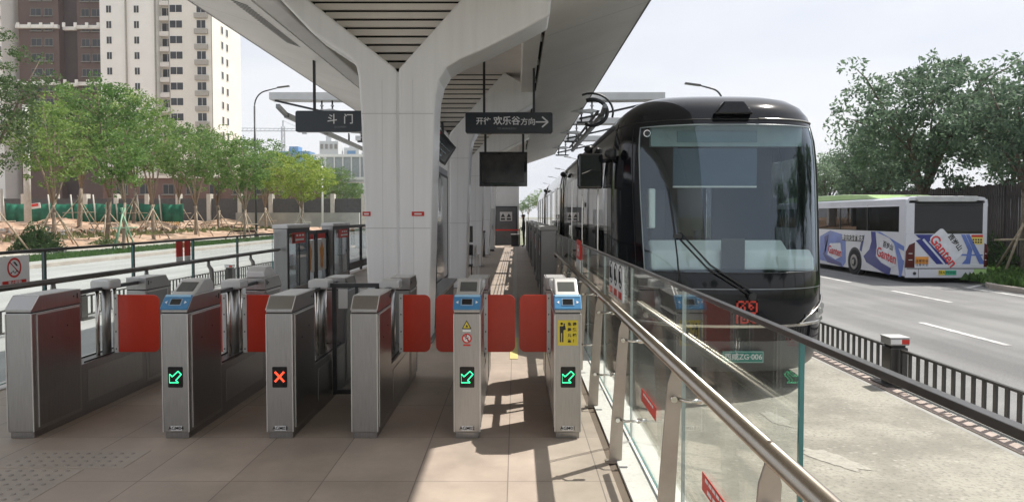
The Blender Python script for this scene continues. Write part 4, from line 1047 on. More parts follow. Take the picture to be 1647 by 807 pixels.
# number plate
q = MB(); q.box(2.44, 2.93, TY - .022, TY + .02, -.13, .01, mat('plate_green', (.02, .25, .20), .4, amt=.04)); np_ = q.build('number_plate', tr, bevel=.003)
q = MB(); 
for (a, b_, c, d) in ((2.448, 2.922, .0, .004), (2.448, 2.922, -.124, -.120), (2.448, 2.452, -.124, .004), (2.918, 2.922, -.124, .004)): q.box(a, b_, TY - .0235, TY - .022, c, d, txt_w)
q.build('plate_border', np_)
text('西咸ZG·006', .088, txt_w, 'plate_text', np_, (2.685, TY - .0225, -.06), (1, 0, 0), (0, 0, 1), bold=.0016)
# wipers
q = MB(); pv = Vector(S(.03, .66, .03)); q.tube([pv - Vector((0, -.02, 0)), pv + Vector((0, -.045, 0))], .045, black, 14)
pv2 = Vector(S(-.30, 1.36, .055))
for d in (0, .045):
    q.tube([pv + Vector((d, -.03, d * .4)), Vector(S(-.14, 1.0, .07)) + Vector((d, 0, d * .6)), pv2 + Vector((d * .8, 0, d))], .0125, black, 6)
q.box(pv2.x - .05, pv2.x + .05, pv2.y - .02, pv2.y + .01, pv2.z - .02, pv2.z + .03, black)
wp = q.build('wiper', tr)
q = MB(); q.tube([S(-.31, .78, .02), S(-.315, 1.1, .02), S(-.325, 1.5, .02), S(-.345, 1.95, .02)], .010, black, 6); q.build('wiper_blade', wp)
# roof hump and camera dome
q = MB(); q.prism([(TX - .24, 2.84), (TX - .12, 3.0), (TX + .12, 3.0), (TX + .24, 2.84)], 'y', TY + .30, TY + 1.3, car_p); q.build('camera_hood', tr, bevel=.02)
q = MB(); q.tube([S(u, 2.80 + 0 * abs(u), .012) for u in lin(.1, .70, 14)], .008, chrome, 6); q.build('roof_trim', tr)
q = MB(); p = Vector(S(-.50, 2.64, .0)); q.tube([p + Vector((0, .01, 0)), p + Vector((0, -.015, 0))], .045, chrome, 16); q.tube([p + Vector((0, -.015, 0)), p + Vector((0, -.025, 0))], .034, black, 16); q.build('marker_lens', tr)
# interior
dk = mat('cab_dark', (.035, .04, .045), .7); cream = mat('cab_cream', (.82, .85, .80), .5, amt=.05)
q = MB(); q.box(TX - 1.22, TX + 1.22, TY + 1.0, TY + 9.6, .55, .60, dk); q.build('cabin_floor', tr)
q = MB(); q.box(TX - 1.25, TX - .18, TY + 2.5, TY + 2.55, .6, 2.9, mat('cab_wall', (.05, .065, .08), .5)); q.box(TX + .35, TX + 1.25, TY + 2.5, TY + 2.55, .6, 2.9, mat('cab_wall', (.05, .065, .08), .5)); q.build('cab_partition', tr)
q = MB(); q.prism([(TY + .34, .94), (TY + .40, 1.18), (TY + .62, 1.30), (TY + 1.0, 1.26), (TY + 1.0, .94)], 'x', TX - .98, TX + .72, cream); q.build('dashboard', tr, bevel=.03)
q = MB(); q.prism([(TY + .34, .93), (TY + .36, 1.10), (TY + .5, 1.20), (TY + .7, .93)], 'x', TX + .55, TX + 1.02, cream); q.build('side_console', tr, bevel=.03)
q = MB(); q.box(TX - .14, TX + .15, TY + .305, TY + .335, .95, 1.33, blk_gloss); q.build('dash_terminal', tr, bevel=.008)
q = MB(); q.box(TX - .95, TX + .95, TY + .62, TY + .72, 2.48, 2.74, mat('header_teal', (.26, .34, .34), .4)); hd = q.build('header_panel', tr); q = MB(); q.box(TX - .62, TX + .38, TY + .60, TY + .62, 2.53, 2.67, mat('header_display', (.10, .18, .20), .2)); q.build('header_display', hd)
q = MB(); q.box(TX - .66, TX + .40, TY + .66, TY + .67, 1.98, 2.46, mat('sun_blind', (.045, .085, .13), .5)); bl_ = q.build('sun_blind', tr); q = MB(); q.box(TX - .66, TX + .40, TY + .65, TY + .68, 1.965, 1.985, white_pl); q.build('blind_rail', bl_)
q = MB(); q.box(TX - .80, TX - .55, TY + 1.5, TY + 1.65, .9, 2.0, black); q.box(TX - .80, TX - .40, TY + 1.0, TY + 1.6, .85, 1.0, mat('seat_grey', (.10, .12, .14), .7)); q.build('driver_seat', tr, bevel=.04)
q = MB(); q.box(TX - .98, TX - .90, TY + .55, TY + .75, 1.45, 1.95, cream); q.build('cab_mirror', tr, bevel=.02)
q = MB(); q.tube([(TX - .30, TY + .85, 1.30), (TX - .30, TY + .85, 1.42)], [.05, .05], dk, 12); q.build('dash_pod', tr)
# trailing cars
def car_body(y0, y1, nm, win):
    q = MB(); ring_ = []
    pr_ = [(-1, z) for z, w_, l in ZP]
    half = [(w_, z) for z, w_, l in ZP if z >= -.21]
    outl = [(TX - w_, z) for w_, z in half] + [(TX + w_, z) for w_, z in reversed(half)]
    return outl
segs = [(TY + NOSE + 8.2, 19.6), (20.5, 31.4), (32.3, 43.0)]
for k, (a, c) in enumerate(segs):
    outl = car_body(a, c, '', 0)
    q = MB(); n = len(outl)
    v = [(x, a, z) for x, z in outl] + [(x, c, z) for x, z in outl]
    q.add(v, [(i, (i + 1) % n, n + (i + 1) % n, n + i) for i in range(n)], car_s, False)
    q.add([v[i] for i in range(n)], [tuple(range(n))], car_s); q.add([v[n + i] for i in range(n)], [tuple(range(n))], car_s)
    bd = q.build('car_body' if k else 'rear_body', tr)
    if k:
        q = MB()
        for s in (-1, 1): q.box(TX + s * 1.345, TX + s * 1.358, a + .3, c - .3, 1.15, 2.42, blk_gloss)
        q.build('window_band', bd)
        for s in (-1, 1):
            for dy in (1.6, 5.0, 8.2):
                q = MB(); x = TX + s * 1.362
                q.box(x - .006, x + .006, a + dy, a + dy + .03, -.05, 2.5, chrome); q.box(x - .006, x + .006, a + dy + .68, a + dy + .70, -.05, 2.5, seam); q.box(x - .006, x + .006, a + dy + 1.35, a + dy + 1.38, -.05, 2.5, chrome); q.box(x - .006, x + .006, a + dy, a + dy + 1.38, 2.47, 2.5, chrome); q.build('door', tr)
for y0 in (19.6, 31.4):
    q = MB()
    for k in range(6):
        half = [(w_ - (.02 if k % 2 else .07), z - .02) for z, w_, l in ZP if z >= -.2]
        outl = [(TX - w_, z) for w_, z in half] + [(TX + max(w_, 0), z) for w_, z in reversed(half)]
        q.prism(outl, 'y', y0 + k * .15, y0 + k * .15 + .15, black)
    q.build('gangway', tr)
    q = MB()
    for s in (-1, 1):
        for yy in (y0 - .02, y0 + .9):
            q.tube([(TX + s * 1.365, yy, -.1), (TX + s * 1.365, yy, 2.5), (TX + s * 1.30, yy, 2.78), (TX + s * 1.15, yy, 2.98)], .022, chrome, 8)
    q.build('gangway_trim', tr)
# platform-side door of the first car and pillars
for dy in (-1.135, -1.40, -1.66):
    q = MB(); x = TX - 1.362; yy = TY + NOSE + (abs(dy) - 1) * 10
    q.box(x, x + .012, yy, yy + .025, -.05, 2.55, chrome); q.build('door_trim', tr)
q = MB(); q.tube([(TX - 1.24, TY + 1.9, 2.87), (TX - 1.24, 19.4, 2.87)], .03, car_g, 8); q.tube([(TX + 1.24, TY + 1.9, 2.87), (TX + 1.24, 19.4, 2.87)], .03, car_g, 8); q.build('roof_rail', tr)
for k, (yy, zz, dx) in enumerate(((9.35, 2.42, -1.38), (12.6, 2.78, -1.34), (19.0, 2.72, -1.36), (30.5, 2.7, -1.36))):
    q = MB(); q.tube([(TX + dx + .04, yy, zz), (TX + dx - .03, yy, zz), (TX + dx - .08, yy, zz - .01), (TX + dx - .10, yy, zz - .02)], [.07, .075, .055, .02], black, 12); q.build('side_camera', tr)
# wide black mirror
q = MB(); q.box(TX - 1.80, TX - 1.46, 9.72, 9.90, 1.98, 2.46, blk_gloss); mr = q.build('side_mirror', tr, bevel=.03); q = MB(); q.tube([(TX - 1.47, 9.8, 2.36), (TX - 1.32, 9.85, 2.38)], .03, black, 8); q.build('mirror_arm', mr); q = MB(); q.tube([(TX - 1.75, 9.715, 2.18), (TX - 1.60, 9.715, 2.24)], .008, chrome, 6); q.build('mirror_pin', mr)
# wheels tucked under the skirts
for yy in (TY + 2.3, 17.8, 22.5, 29.4):
    for s in (-1, 1):
        q = MB(); q.prism(disc(yy, ZR + .42, .42, 28), 'x', TX + s * 1.02, TX + s * 1.27, mat('tyre', (.025, .025, .026), .85)); wh = q.build('wheel', tr, bevel=.03); q = MB(); q.prism(disc(yy, ZR + .42, .24, 20), 'x', TX + s * 1.26, TX + s * 1.285, steel); q.build('rim', wh)
q = MB(); q.box(TX - 1.0, TX + 1.0, TY + .9, 42.5, -.33, -.18, black); q.build('underframe', tr)

# ---------------------------------------------------------------- charging gantries
gm = mat('gantry_grey', (.55, .56, .56), .45, amt=.06)
for k, (yy, lb_) in enumerate(((21.5, 'closest pale charging gantry arm crossing above the canopy edges'), (27.0, 'second charging gantry arm under the canopy end'), (33.0, 'farthest charging gantry arm above the tram'))):
    r = thing('charging_gantry', (XC, yy, 5.1), lb_, 'gantry', 'charging gantries across the canopy')
    q = MB(); q.prism([(-7.45, 5.12), (-7.45, 5.34), (4.5, 5.34), (4.5, 5.12), (3.0, 5.10), (-6.0, 5.10)], 'y', yy, yy + .5, gm); q.build('beam', r, bevel=.01)
    for s, xe in ((-1, -7.3), (1, 4.35)):
        q = MB(); q.bar((xe, yy + .1, 5.10), (XC + s * 3.4, yy + .1, 4.55), .05, .06, black); q.build('brace', r)
        bx = -5.75 if s < 0 else 2.15
        for dx in (-.16, .16):
            q = MB(); q.tube([(bx + dx, yy + .2, 5.12), (bx + dx, yy + .2, 4.45)], .025, frame_d, 8)
            for zz in (4.98, 4.86, 4.74, 4.62): q.tube([(bx + dx, yy + .2, zz), (bx + dx, yy + .2, zz - .04)], .05, gm, 10)
            q.build('insulator', r)
        q = MB(); q.box(bx - .3, bx + .3, yy + .15, yy + .25, 4.42, 4.48, frame_d); q.build('cross_arm', r)
        q = MB(); q.prism([(bx - .55, 4.78), (bx + .1, 4.86), (bx + .4, 4.80), (bx + .1, 4.74)], 'y', yy + .12, yy + .3, gm); q.build('bracket', r)
for bx, lb_ in ((-5.75, 'slanting charging busbar hung beyond the roadside canopy edge'), (2.15, 'charging busbar hung over the tram roof')):
    r = thing('charging_busbar', (bx, 21, 4.1), lb_, 'busbar', 'charging busbars')
    q = MB(); q.bar((bx, 17.8, 4.12), (bx, 27.2, 4.12), .09, .12, mat('busbar', (.22, .23, .23), .4, .6)); q.bar((bx - .1, 17.8, 4.22), (bx - .1, 27.2, 4.22), .05, .05, black); q.build('rail', r)
    q = MB(); q.bar((bx, 17.9, 4.12), (bx, 17.2, 4.26), .09, .10, MATS['busbar']); q.build('end_horn', r)
    for yy in (21.7, 24.5, 27.1):
        q = MB(); q.tube([(bx, yy, 4.18), (bx, yy, 4.46)], .03, black, 8); q.build('hanger', r)
r = thing('cable_loop', (1.9, 18, 4), 'thick black cable looping from the canopy edge over the tram roof', 'cable')
for rr, cx, nm in ((.42, 1.95, .05), (.62, 1.92, .028)):
    q = MB(); pts_ = [(cx + rr * 1.0 * math.cos(t) * .9, 18.2, 4.25 + rr * .78 * math.sin(t)) for t in lin(R(115), R(-120), 18)]
    if rr > .5: pts_ = pts_[:11]
    q.tube(pts_, nm, black, 10); q.build('cable', r)

# ---------------------------------------------------------------- city bus
BX0, BX1, BY0, BY1 = 12.3, 14.9, 22.35, 33.5
bw = mat('bus_white', (.68, .69, .74), .25, amt=.03, coat=.4); bgr = mat('bus_green', (.42, .62, .25), .35, amt=.05, coat=.3)
busw = glass('bus_window', (.10, .12, .13), 1.5, 1.0)
navyb = mat('ad_navy', (.022, .03, .22), .3, amt=.15, coat=.3); blueb = mat('ad_blue', (.12, .19, .52), .3, amt=.2, coat=.3, scale=1.5); paleb = mat('ad_pale', (.62, .66, .78), .3, amt=.04, coat=.3)
br_ = thing('city_bus', (13.6, BY0, ZR), 'white city bus with blue bottle advert and green roof seen from behind', 'bus')
def wall_with_hole(q, axis, c0, c1, t0, t1, hole, m, thick):
    pass
q = MB(); zb, zt = -.34, 2.22
q.box(BX0, BX0 + .06, BY0 + .08, BY1, zb + .05, 1.10, bw); q.box(BX0, BX0 + .06, BY0 + .08, BY1, 1.98, zt - .08, bw); q.box(BX0, BX0 + .06, BY0 + .08, BY0 + .42, 1.10, 1.98, bw)
q.box(BX1 - .06, BX1, BY0 + .08, BY1, zb + .05, zt - .08, bw)
q.build('side_wall', br_)
q = MB(); q.box(BX0 + .02, BX1 - .02, BY0 + .02, BY0 + .08, zb, .10, bw); q.box(BX0 + .02, BX1 - .02, BY0 + .03, BY0 + .09, .10, 1.05, bw); q.box(BX0 + .02, BX0 + .28, BY0 + .03, BY0 + .09, 1.05, 2.02, bw); q.box(BX1 - .16, BX1 - .02, BY0 + .03, BY0 + .09, 1.05, 2.02, bw)
rear = q.build('rear_wall', br_, bevel=.012)
q = MB(); q.prism([(BX0, zt - .30), (BX0 + .02, zt - .12), (BX0 + .12, zt - .02), (BX0 + .3, zt), (BX1 - .3, zt), (BX1 - .12, zt - .02), (BX1 - .02, zt - .12), (BX1, zt - .30), (BX1 - .07, zt - .30), (BX1 - .12, zt - .12), (BX0 + .12, zt - .12), (BX0 + .07, zt - .30)], 'y', BY0 + .04, BY1, bw); q.build('roof', br_, bevel=.01)
q = MB(); q.prism([(BX0 + .30, zt - .06), (BX0 + .38, zt - .16), (BX1 - .42, zt - .16), (BX1 - .32, zt - .06), (BX1 - .36, zt + .02), (BX0 + .34, zt + .02)], 'y', BY0 - .02, BY0 + 1.6, mat('bus_cowl', (.55, .56, .56), .4)); q.build('rear_cowl', br_, bevel=.02)
q = MB(); q.prism([(BY0 + 2.0, zt - .01), (BY0 + 2.8, zt + .14), (BY0 + 4.6, zt + .20), (BY1 - 1, zt + .20), (BY1 - .4, zt - .01)], 'x', BX0 + .12, BX1 - .3, bgr); q.build('roof_pod', br_, bevel=.03)
q = MB(); q.box(BX0 + .28, BX1 - .16, BY0 + .045, BY0 + .055, 1.05, 2.02, busw); q.build('rear_window', br_)
q = MB(); q.box(BX0 + .28, BX1 - .16, BY0 + .04, BY0 + .044, 1.04, 1.09, black); q.box(BX0 + .28, BX1 - .16, BY0 + .04, BY0 + .044, 1.92, 2.02, black); q.build('window_surround', br_)
for k in range(5):
    a = BY0 + .42 + k * 2.1
    q = MB(); q.box(BX0 + .02, BX0 + .03, a, a + 2.06, 1.10, 1.98, busw); q.build('side_window', br_)
    q = MB(); q.box(BX0 + .005, BX0 + .035, a + 2.05, a + 2.10, 1.10, 1.98, black); q.build('window_pillar', br_)
q = MB(); q.box(BX0 + .2, BX1 - .2, BY0 + .6, BY1 - .2, .35, .40, dk)
for k in range(7): q.box(BX0 + .25, BX0 + .65, BY0 + .9 + k * 1.1, BY0 + 1.0 + k * 1.1, .4, 1.45, dk)
q.box(BX1 - .12, BX1 - .07, BY0 + .1, BY1, .4, 1.2, dk); q.build('interior', br_)
for yy in (BY0 + 3.35, BY0 + 9.2):
    q = MB(); q.prism(disc(yy, ZR + .47, .52, 30), 'x', BX0 - .004, BX0 + .05, black); q.build('wheel_arch', br_)
    q = MB(); q.prism(disc(yy, ZR + .46, .46, 32), 'x', BX0 - .02, BX0 + .28, MATS['tyre']); wh = q.build('wheel', br_, bevel=.04)
    q = MB(); ring_pts = disc(yy, ZR + .46, .27, 24); q.prism(ring_pts, 'x', BX0 - .035, BX0 - .018, steel); q.prism(disc(yy, ZR + .46, .17, 20), 'x', BX0 - .040, BX0 - .034, black); q.prism(disc(yy, ZR + .46, .09, 16), 'x', BX0 - .07, BX0 - .038, steel); q.build('rim', wh)
q = MB(); q.prism([(BX0 + .0, -.02), (BX0 + .30, -.02), (BX0 + .30, .78), (BX0 + .12, .70), (BX0 + .02, .50)], 'y', BY0 + .012, BY0 + .05, mat('lamp_maroon', (.09, .01, .015), .15, coat=.5)); q.build('tail_lamp', br_, bevel=.01)
q = MB(); q.prism([(BX1 - .12, .0), (BX1 - .02, .0), (BX1 - .01, .70), (BX1 - .10, .76)], 'y', BY0 + .012, BY0 + .05, MATS['lamp_maroon']); q.build('tail_lamp', br_, bevel=.01)
q = MB()
for z in (.22, .42): q.box(BX0 + .10, BX0 + .22, BY0 + .006, BY0 + .014, z, z + .018, txt_w); q.box(BX1 - .09, BX1 - .04, BY0 + .006, BY0 + .014, z, z + .018, txt_w)
q.build('lamp_strip', br_)
q = MB(); q.box(BX1 - .42, BX1 - .03, BY0 + .012, BY0 + .02, zb + .02, -.06, bgr); q.build('corner_panel', br_)
for cx in (BX0 + .30, BX1 - .20):
    q = MB(); q.prism(disc(cx, -.20, .05, 16), 'y', BY0 + .004, BY0 + .02, black); q.build('fog_lamp', br_)
q = MB(); q.box(BX0 + .42, BX0 + .43, BY0 + .012, BY0 + .02, zb, -.06, seam); q.box(BX0 + .05, BX1 - .05, BY0 + .012, BY0 + .03, -.055, -.03, seam); q.build('bumper_seam', br_)
# number plate, orange and yellow notices
q = MB(); q.box(13.36, 13.56, BY0 + .006, BY0 + .018, -.25, -.10, yellow_s); q.box(13.56, 13.92, BY0 + .006, BY0 + .018, -.25, -.10, mat('bus_plate_green', (.05, .42, .25), .4)); bp = q.build('number_plate', br_)
text('陕A', .12, txt_k, 'plate_text', bp, (13.46, BY0 + .006, -.175), (1, 0, 0), (0, 0, 1), bold=.001); text('P02020', .10, txt_k, 'plate_text', bp, (13.74, BY0 + .006, -.175), (1, 0, 0), (0, 0, 1), bold=.001)
or_m = mat('notice_orange', (.75, .30, .05), .5); q = MB(); q.box(BX0 + .32, BX0 + .74, BY0 + .022, BY0 + .03, .0, .33, or_m); on = q.build('orange_notice', br_)
for k in range(2): text('注意安全', .105, txt_k, 'notice_text', on, (BX0 + .53, BY0 + .021, .19 - k * .12), (1, 0, 0), (0, 0, 1), bold=.001)
q = MB(); q.box(BX1 - .52, BX1 - .16, BY0 + .022, BY0 + .03, .72, 1.02, mat('notice_yellow', (.78, .62, .15), .5)); yn = q.build('yellow_notice', br_); q = MB(); q.box(BX1 - .52, BX1 - .16, BY0 + .018, BY0 + .022, .95, 1.02, red_s)
for k in range(8): q.box(BX1 - .48 + (k % 4) * .08, BX1 - .43 + (k % 4) * .08, BY0 + .018, BY0 + .022, .76 + (k // 4) * .08, .81 + (k // 4) * .08, txt_k)
q.build('print', yn)
# advert artwork: rear
def art(polys, y, m, name, parent, ax='y', d=.004):
    q = MB()
    for i, p in enumerate(polys): q.prism(p, ax, y - i * .0004, y - i * .0004 + d, m)
    return q.build(name, parent)
def rot(pts, cx, cz, ang): c, s_ = math.cos(ang), math.sin(ang); return [(cx + x * c - z * s_, cz + x * s_ + z * c) for x, z in pts]
Yr = BY0 + .022
art([[(12.60, 1.03), (13.2, 1.03), (13.05, .80), (12.72, .92)], rot([(-.62, -.15), (.62, -.15), (.62, .15), (-.5, .13)], 13.15, .48, R(-48))], Yr, navyb, 'advert_bottle', br_)
art([rot([(-.50, -.05), (.55, -.05), (.55, .0), (-.5, .02)], 13.20, .52, R(-48))], Yr - .006, paleb, 'advert_highlight', br_)
art([rot(rrect(-.55, .52, -.02, .52, .1), 13.42, .50, R(-48))], Yr - .004, mat('ad_label', (.74, .75, .80), .35), 'advert_label', br_)
art([[(14.05, 1.03), (14.18, 1.03), (14.42, .55), (14.35, .05), (14.12, -.03), (13.98, -.03), (14.22, .25), (14.28, .55)], [(14.2, 1.03), (14.32, 1.03), (14.80, .15), (14.78, -.0), (14.70, -.0)], [(13.85, .42), (14.75, .40), (14.75, .36), (13.85, .36)]], Yr, blueb, 'advert_ribbon', br_)
rd_ = mat('ad_red', (.70, .04, .05), .4)
def gant(size, o, rt_, up_, parent):
    text('Ganten', size, txt_k, 'advert_text', parent, o, rt_, up_, bold=.010, sx=.92, lift=.001)
    text('Ganten', size, rd_, 'advert_text', parent, o, rt_, up_, bold=.006, sx=.92, lift=.003)
c, s_ = math.cos(R(-52)), math.sin(R(-52))
gant(.42, (13.50, Yr - .006, .50), (c, 0, s_), (-s_, 0, c), br_)
text('百岁山', .20, txt_k, 'advert_text', br_, (13.86, Yr - .006, .78), (c, 0, s_), (-s_, 0, c), bold=.006)
# side artwork (x constant); side coordinates (y, z)
Xs = BX0 - .004
art([[(BY0 + 1.9, 1.08), (BY0 + 2.2, 1.08), (BY0 + 2.15, .75), (BY0 + 2.3, .45), (BY0 + 2.7, .20), (BY0 + 2.5, .0), (BY0 + 1.5, -.24), (BY0 + .95, -.34), (BY0 + .85, -.1), (BY0 + 1.5, .05), (BY0 + 1.85, .25), (BY0 + 1.8, .6)],
     [(BY0 + 2.65, .95), (BY0 + 2.8, .9), (BY0 + 3.0, .4), (BY0 + 2.85, .35)]], Xs - .002, navyb, 'advert_bottle', br_, 'x')
art([[(BY0 + .95, .78), (BY0 + 1.55, .74), (BY0 + 1.75, .25), (BY0 + 1.4, .06), (BY0 + .85, -.06), (BY0 + .55, .02), (BY0 + .6, .5)]], Xs - .004, MATS['ad_label'], 'advert_label', br_, 'x')
art([[(BY0 + .08, .5), (BY0 + .5, .6), (BY0 + 1.0, .9), (BY0 + 1.9, 1.08), (BY0 + 1.6, 1.08), (BY0 + .8, .85), (BY0 + .08, .65)], [(BY0 + .08, .2), (BY0 + .35, .3), (BY0 + .30, -.2), (BY0 + .4, -.33), (BY0 + .25, -.33), (BY0 + .15, -.1)],
     [(BY0 + .08, .1), (BY0 + .35, -.25), (BY0 + .5, .3), (BY0 + .7, .75), (BY0 + .4, .55)]], Xs - .003, blueb, 'advert_ribbon', br_, 'x')
gant(.46, (Xs - .010, BY0 + 1.15, .30), (0, -1, -.18), (0, -.18, 1), br_)
text('百岁山', .22, txt_k, 'advert_text', br_, (Xs - .010, BY0 + 1.05, .62), (0, -1, -.18), (0, -.18, 1), bold=.006)
art([[(BY0 + 4.1, .9), (BY0 + 5.4, 1.05), (BY0 + 6.3, .8), (BY0 + 6.3, -.15), (BY0 + 5.2, -.2), (BY0 + 4.3, -.3), (BY0 + 4.05, -.1)]], Xs - .002, blueb, 'advert_ribbon', br_, 'x')
art([[(BY0 + 4.5, .6), (BY0 + 5.4, .55), (BY0 + 5.6, .1), (BY0 + 4.9, -.05), (BY0 + 4.35, .1)]], Xs - .004, MATS['ad_label'], 'advert_label', br_, 'x')
art([[(BY0 + 5.5, .9), (BY0 + 5.9, .8), (BY0 + 5.8, .1), (BY0 + 5.2, -.05), (BY0 + 4.4, -.15), (BY0 + 4.3, -.28), (BY0 + 5.6, -.2), (BY0 + 6.0, .1)]], Xs - .003, navyb, 'advert_bottle', br_, 'x')
gant(.42, (Xs - .010, BY0 + 4.95, .26), (0, -1, -.1), (0, -.1, 1), br_)
q = MB(); q.box(Xs - .006, Xs, BY0 + 2.75, BY0 + 4.35, .70, .92, txt_k); bn = q.build('advert_caption', br_); text('景田天然矿泉水', .235, txt_w, 'advert_text', bn, (Xs - .007, BY0 + 3.55, .81), (0, -1, 0), (0, 0, 1), bold=.004)

# ---------------------------------------------------------------- street lamps, poles
def street_lamp(x, y, h, s, arm, label, r0=.11, m=None):
    m = m or black
    r = thing('street_lamp', (x, y, ZR), label, 'street lamp', 'street lamps with curved arms')
    q = MB(); pts_ = [(x, y, ZR + .1), (x, y, h - arm * .75)]
    for t in lin(0, R(80), 7): pts_.append((x + s * arm * .55 * (1 - math.cos(t)), y, h - arm * .75 + arm * .62 * math.sin(t)))
    pts_.append((x + s * arm, y, h)); q.tube(pts_, [r0, r0 * .8] + [r0 * .55] * 8 + [r0 * .4], m, 10); q.build('pole', r)
    q = MB(); q.bar((x + s * arm * .93, y, h - .01), (x + s * (arm + .95), y, h + .13), .32, .12, mat('lamp_head', (.10, .10, .10), .4)); q.build('lamp_head', r, bevel=.03)
    q = MB(); q.tube([(x, y, ZR), (x, y, ZR + .5)], r0 * 1.5, m, 10); q.build('base', r)
    return r
L0 = street_lamp(-24.2, 66, 13.5, 1, 2.3, 'tall dark street lamp rising from the tree row beside the road')
street_lamp(13.9, 48, 10.4, -1, 1.6, 'street lamp arm showing above the tram roof')
far_l = street_lamp(9.9, 90, 10.6, -1, 1.6, 'closest of the receding street lamps seen between canopy and tram', m=mat('lamp_pale', (.35, .36, .37), .5))
for k, yy in enumerate((109, 135, 163, 195, 235)):
    copy_tree(far_l, (9.9, yy, ZR), label=['second lamp in the row receding behind the tram', 'third lamp in the row receding behind the tram', 'fourth lamp in the row receding behind the tram', 'fifth faint lamp in the receding row', 'last faint lamp in the receding row'][k])
r = thing('signal_pole', (-23.2, 85, ZR), 'slim white pole standing in front of the yellow-green tree', 'pole')
q = MB(); q.tube([(-23.2, 85, ZR), (-23.2, 85, 7.6)], [.13, .10], white_pl, 10); q.build('pole', r); q = MB(); q.tube([(-23.2, 85, ZR + .12), (-23.2, 85, ZR + .4)], .25, white_pl, 10); q.build('base', r)
r = thing('utility_pole', (-47, 68, .7), 'thick pale concrete pole standing behind the construction fence', 'pole')
q = MB(); q.tube([(-46.8, 68, .3), (-46.8, 68, 12.2)], [.32, .26], mat('pale_pole', (.55, .55, .52), .7), 12); q.build('pole', r)
q = MB(); q.tube([(-46.8, 68, 9.2), (-46.8, 68, 9.5)], .36, steel_d, 12); q.build('collar', r)
r = thing('cabinet_box', (-50, 66, .7), 'pale switch cabinet next to the thick concrete pole', 'cabinet')
q = MB(); q.box(-49.6, -48.4, 66, 67, .3, 4.2, mat('cab_pale', (.5, .5, .48), .6)); q.build('body', r, bevel=.03); q = MB(); q.box(-49.4, -48.6, 65.95, 66, .8, 3.8, steel_d); q.build('door', r)

# ---------------------------------------------------------------- construction site
gnet = mat('green_mesh', (.012, .13, .075), .7, amt=.45, scale=1.4, bump=.3); postw = mat('pale_post', (.5, .48, .42), .7)
hz_y = mat('hazard_board', (.62, .40, .18), .7, amt=.2)
xs_ = lin(-53.2, -35.8, 8)
for k in range(8):
    a, c = xs_[k], xs_[k + 1]; ya, yc_ = 74 + (a + 53) * .14, 74 + (c + 53) * .14
    r = thing('hoarding_panel', (a, ya, .8), ['dark green hoarding panel at the outer end of the site fence', 'green hoarding panel next to the red notice', 'green hoarding panel behind the staked trees', 'wrinkled green hoarding panel in the middle of the fence', 'green hoarding panel right of the wrinkled one', 'green netting panel over the striped kerb boards', 'plain green panel before the last hoarding panel', 'torn pale-streaked green panel at the inner end of the fence'][k].replace(' right of ', ' following '), 'hoarding', 'green mesh panels of the site fence')
    q = MB(); N = 8; V = []
    for i in range(N + 1):
        t = i / N; x = a + (c - a) * t; y = ya + (yc_ - ya) * t + .08 * math.sin(i * 2.1 + k)
        V += [(x, y, .95 + .05 * math.sin(i + k)), (x, y + .1 * math.sin(i * 1.7), 1.9), (x, y, 2.98 - .10 * math.sin(math.pi * t))]
    q.add(V, [(3 * i + j, 3 * i + 3 + j, 3 * i + 4 + j, 3 * i + 1 + j) for i in range(N) for j in (0, 1)], gnet, True); q.build('mesh_sheet', r, solid=.02)
    q = MB(); q.tube([(a, ya - .05, .6), (a - .25, ya - .1, 3.9)], .07, postw, 6); q.build('post', r)
    q = MB()
    if k > 0:
        n = 9
        for i in range(n):
            x = a + (c - a) * i / n; q.add([(x, ya - .3, .55), (x + .14, ya - .3, .55), (x - .05, ya - .3, 1.05), (x - .19, ya - .3, 1.05)], [(0, 1, 2, 3)], hz_y)
        q.build('striped_board', r, solid=.04)
r = thing('red_notice_board', (-49, 71, 2.9), 'small red and white notice leaning on the green hoarding', 'notice')
q = MB(); q.bar((-50.0, 72.5, 2.55), (-48.6, 72.5, 2.75), .05, .55, mat('notice_white', (.7, .7, .68), .6)); q.build('board', r); q = MB(); q.bar((-49.8, 72.44, 2.66), (-48.8, 72.44, 2.8), .03, .26, red_s); q.build('print', r)
# dark wall with pale piers behind
r = thing('boundary_wall', (-50, 92, .8), 'long dark boundary wall with pale piers behind the construction site', 'wall')
q = MB(); q.box(-78, -19, 92, 92.4, .3, 3.9, mat('dark_wall', (.075, .075, .075), .8, amt=.2)); q.build('wall', r)
for k in range(15):
    x = -76 + k * 4; q = MB(); q.box(x, x + .5, 91.7, 92.6, .3, 4.5, postw); q.build('pier', r)
r = thing('low_wall', (-40, 88, .8), 'low pale wall stub running in front of the dark boundary wall', 'wall')
q = MB(); q.box(-34, -19, 86, 86.4, .3, 2.05, conc_l); q.build('wall', r)
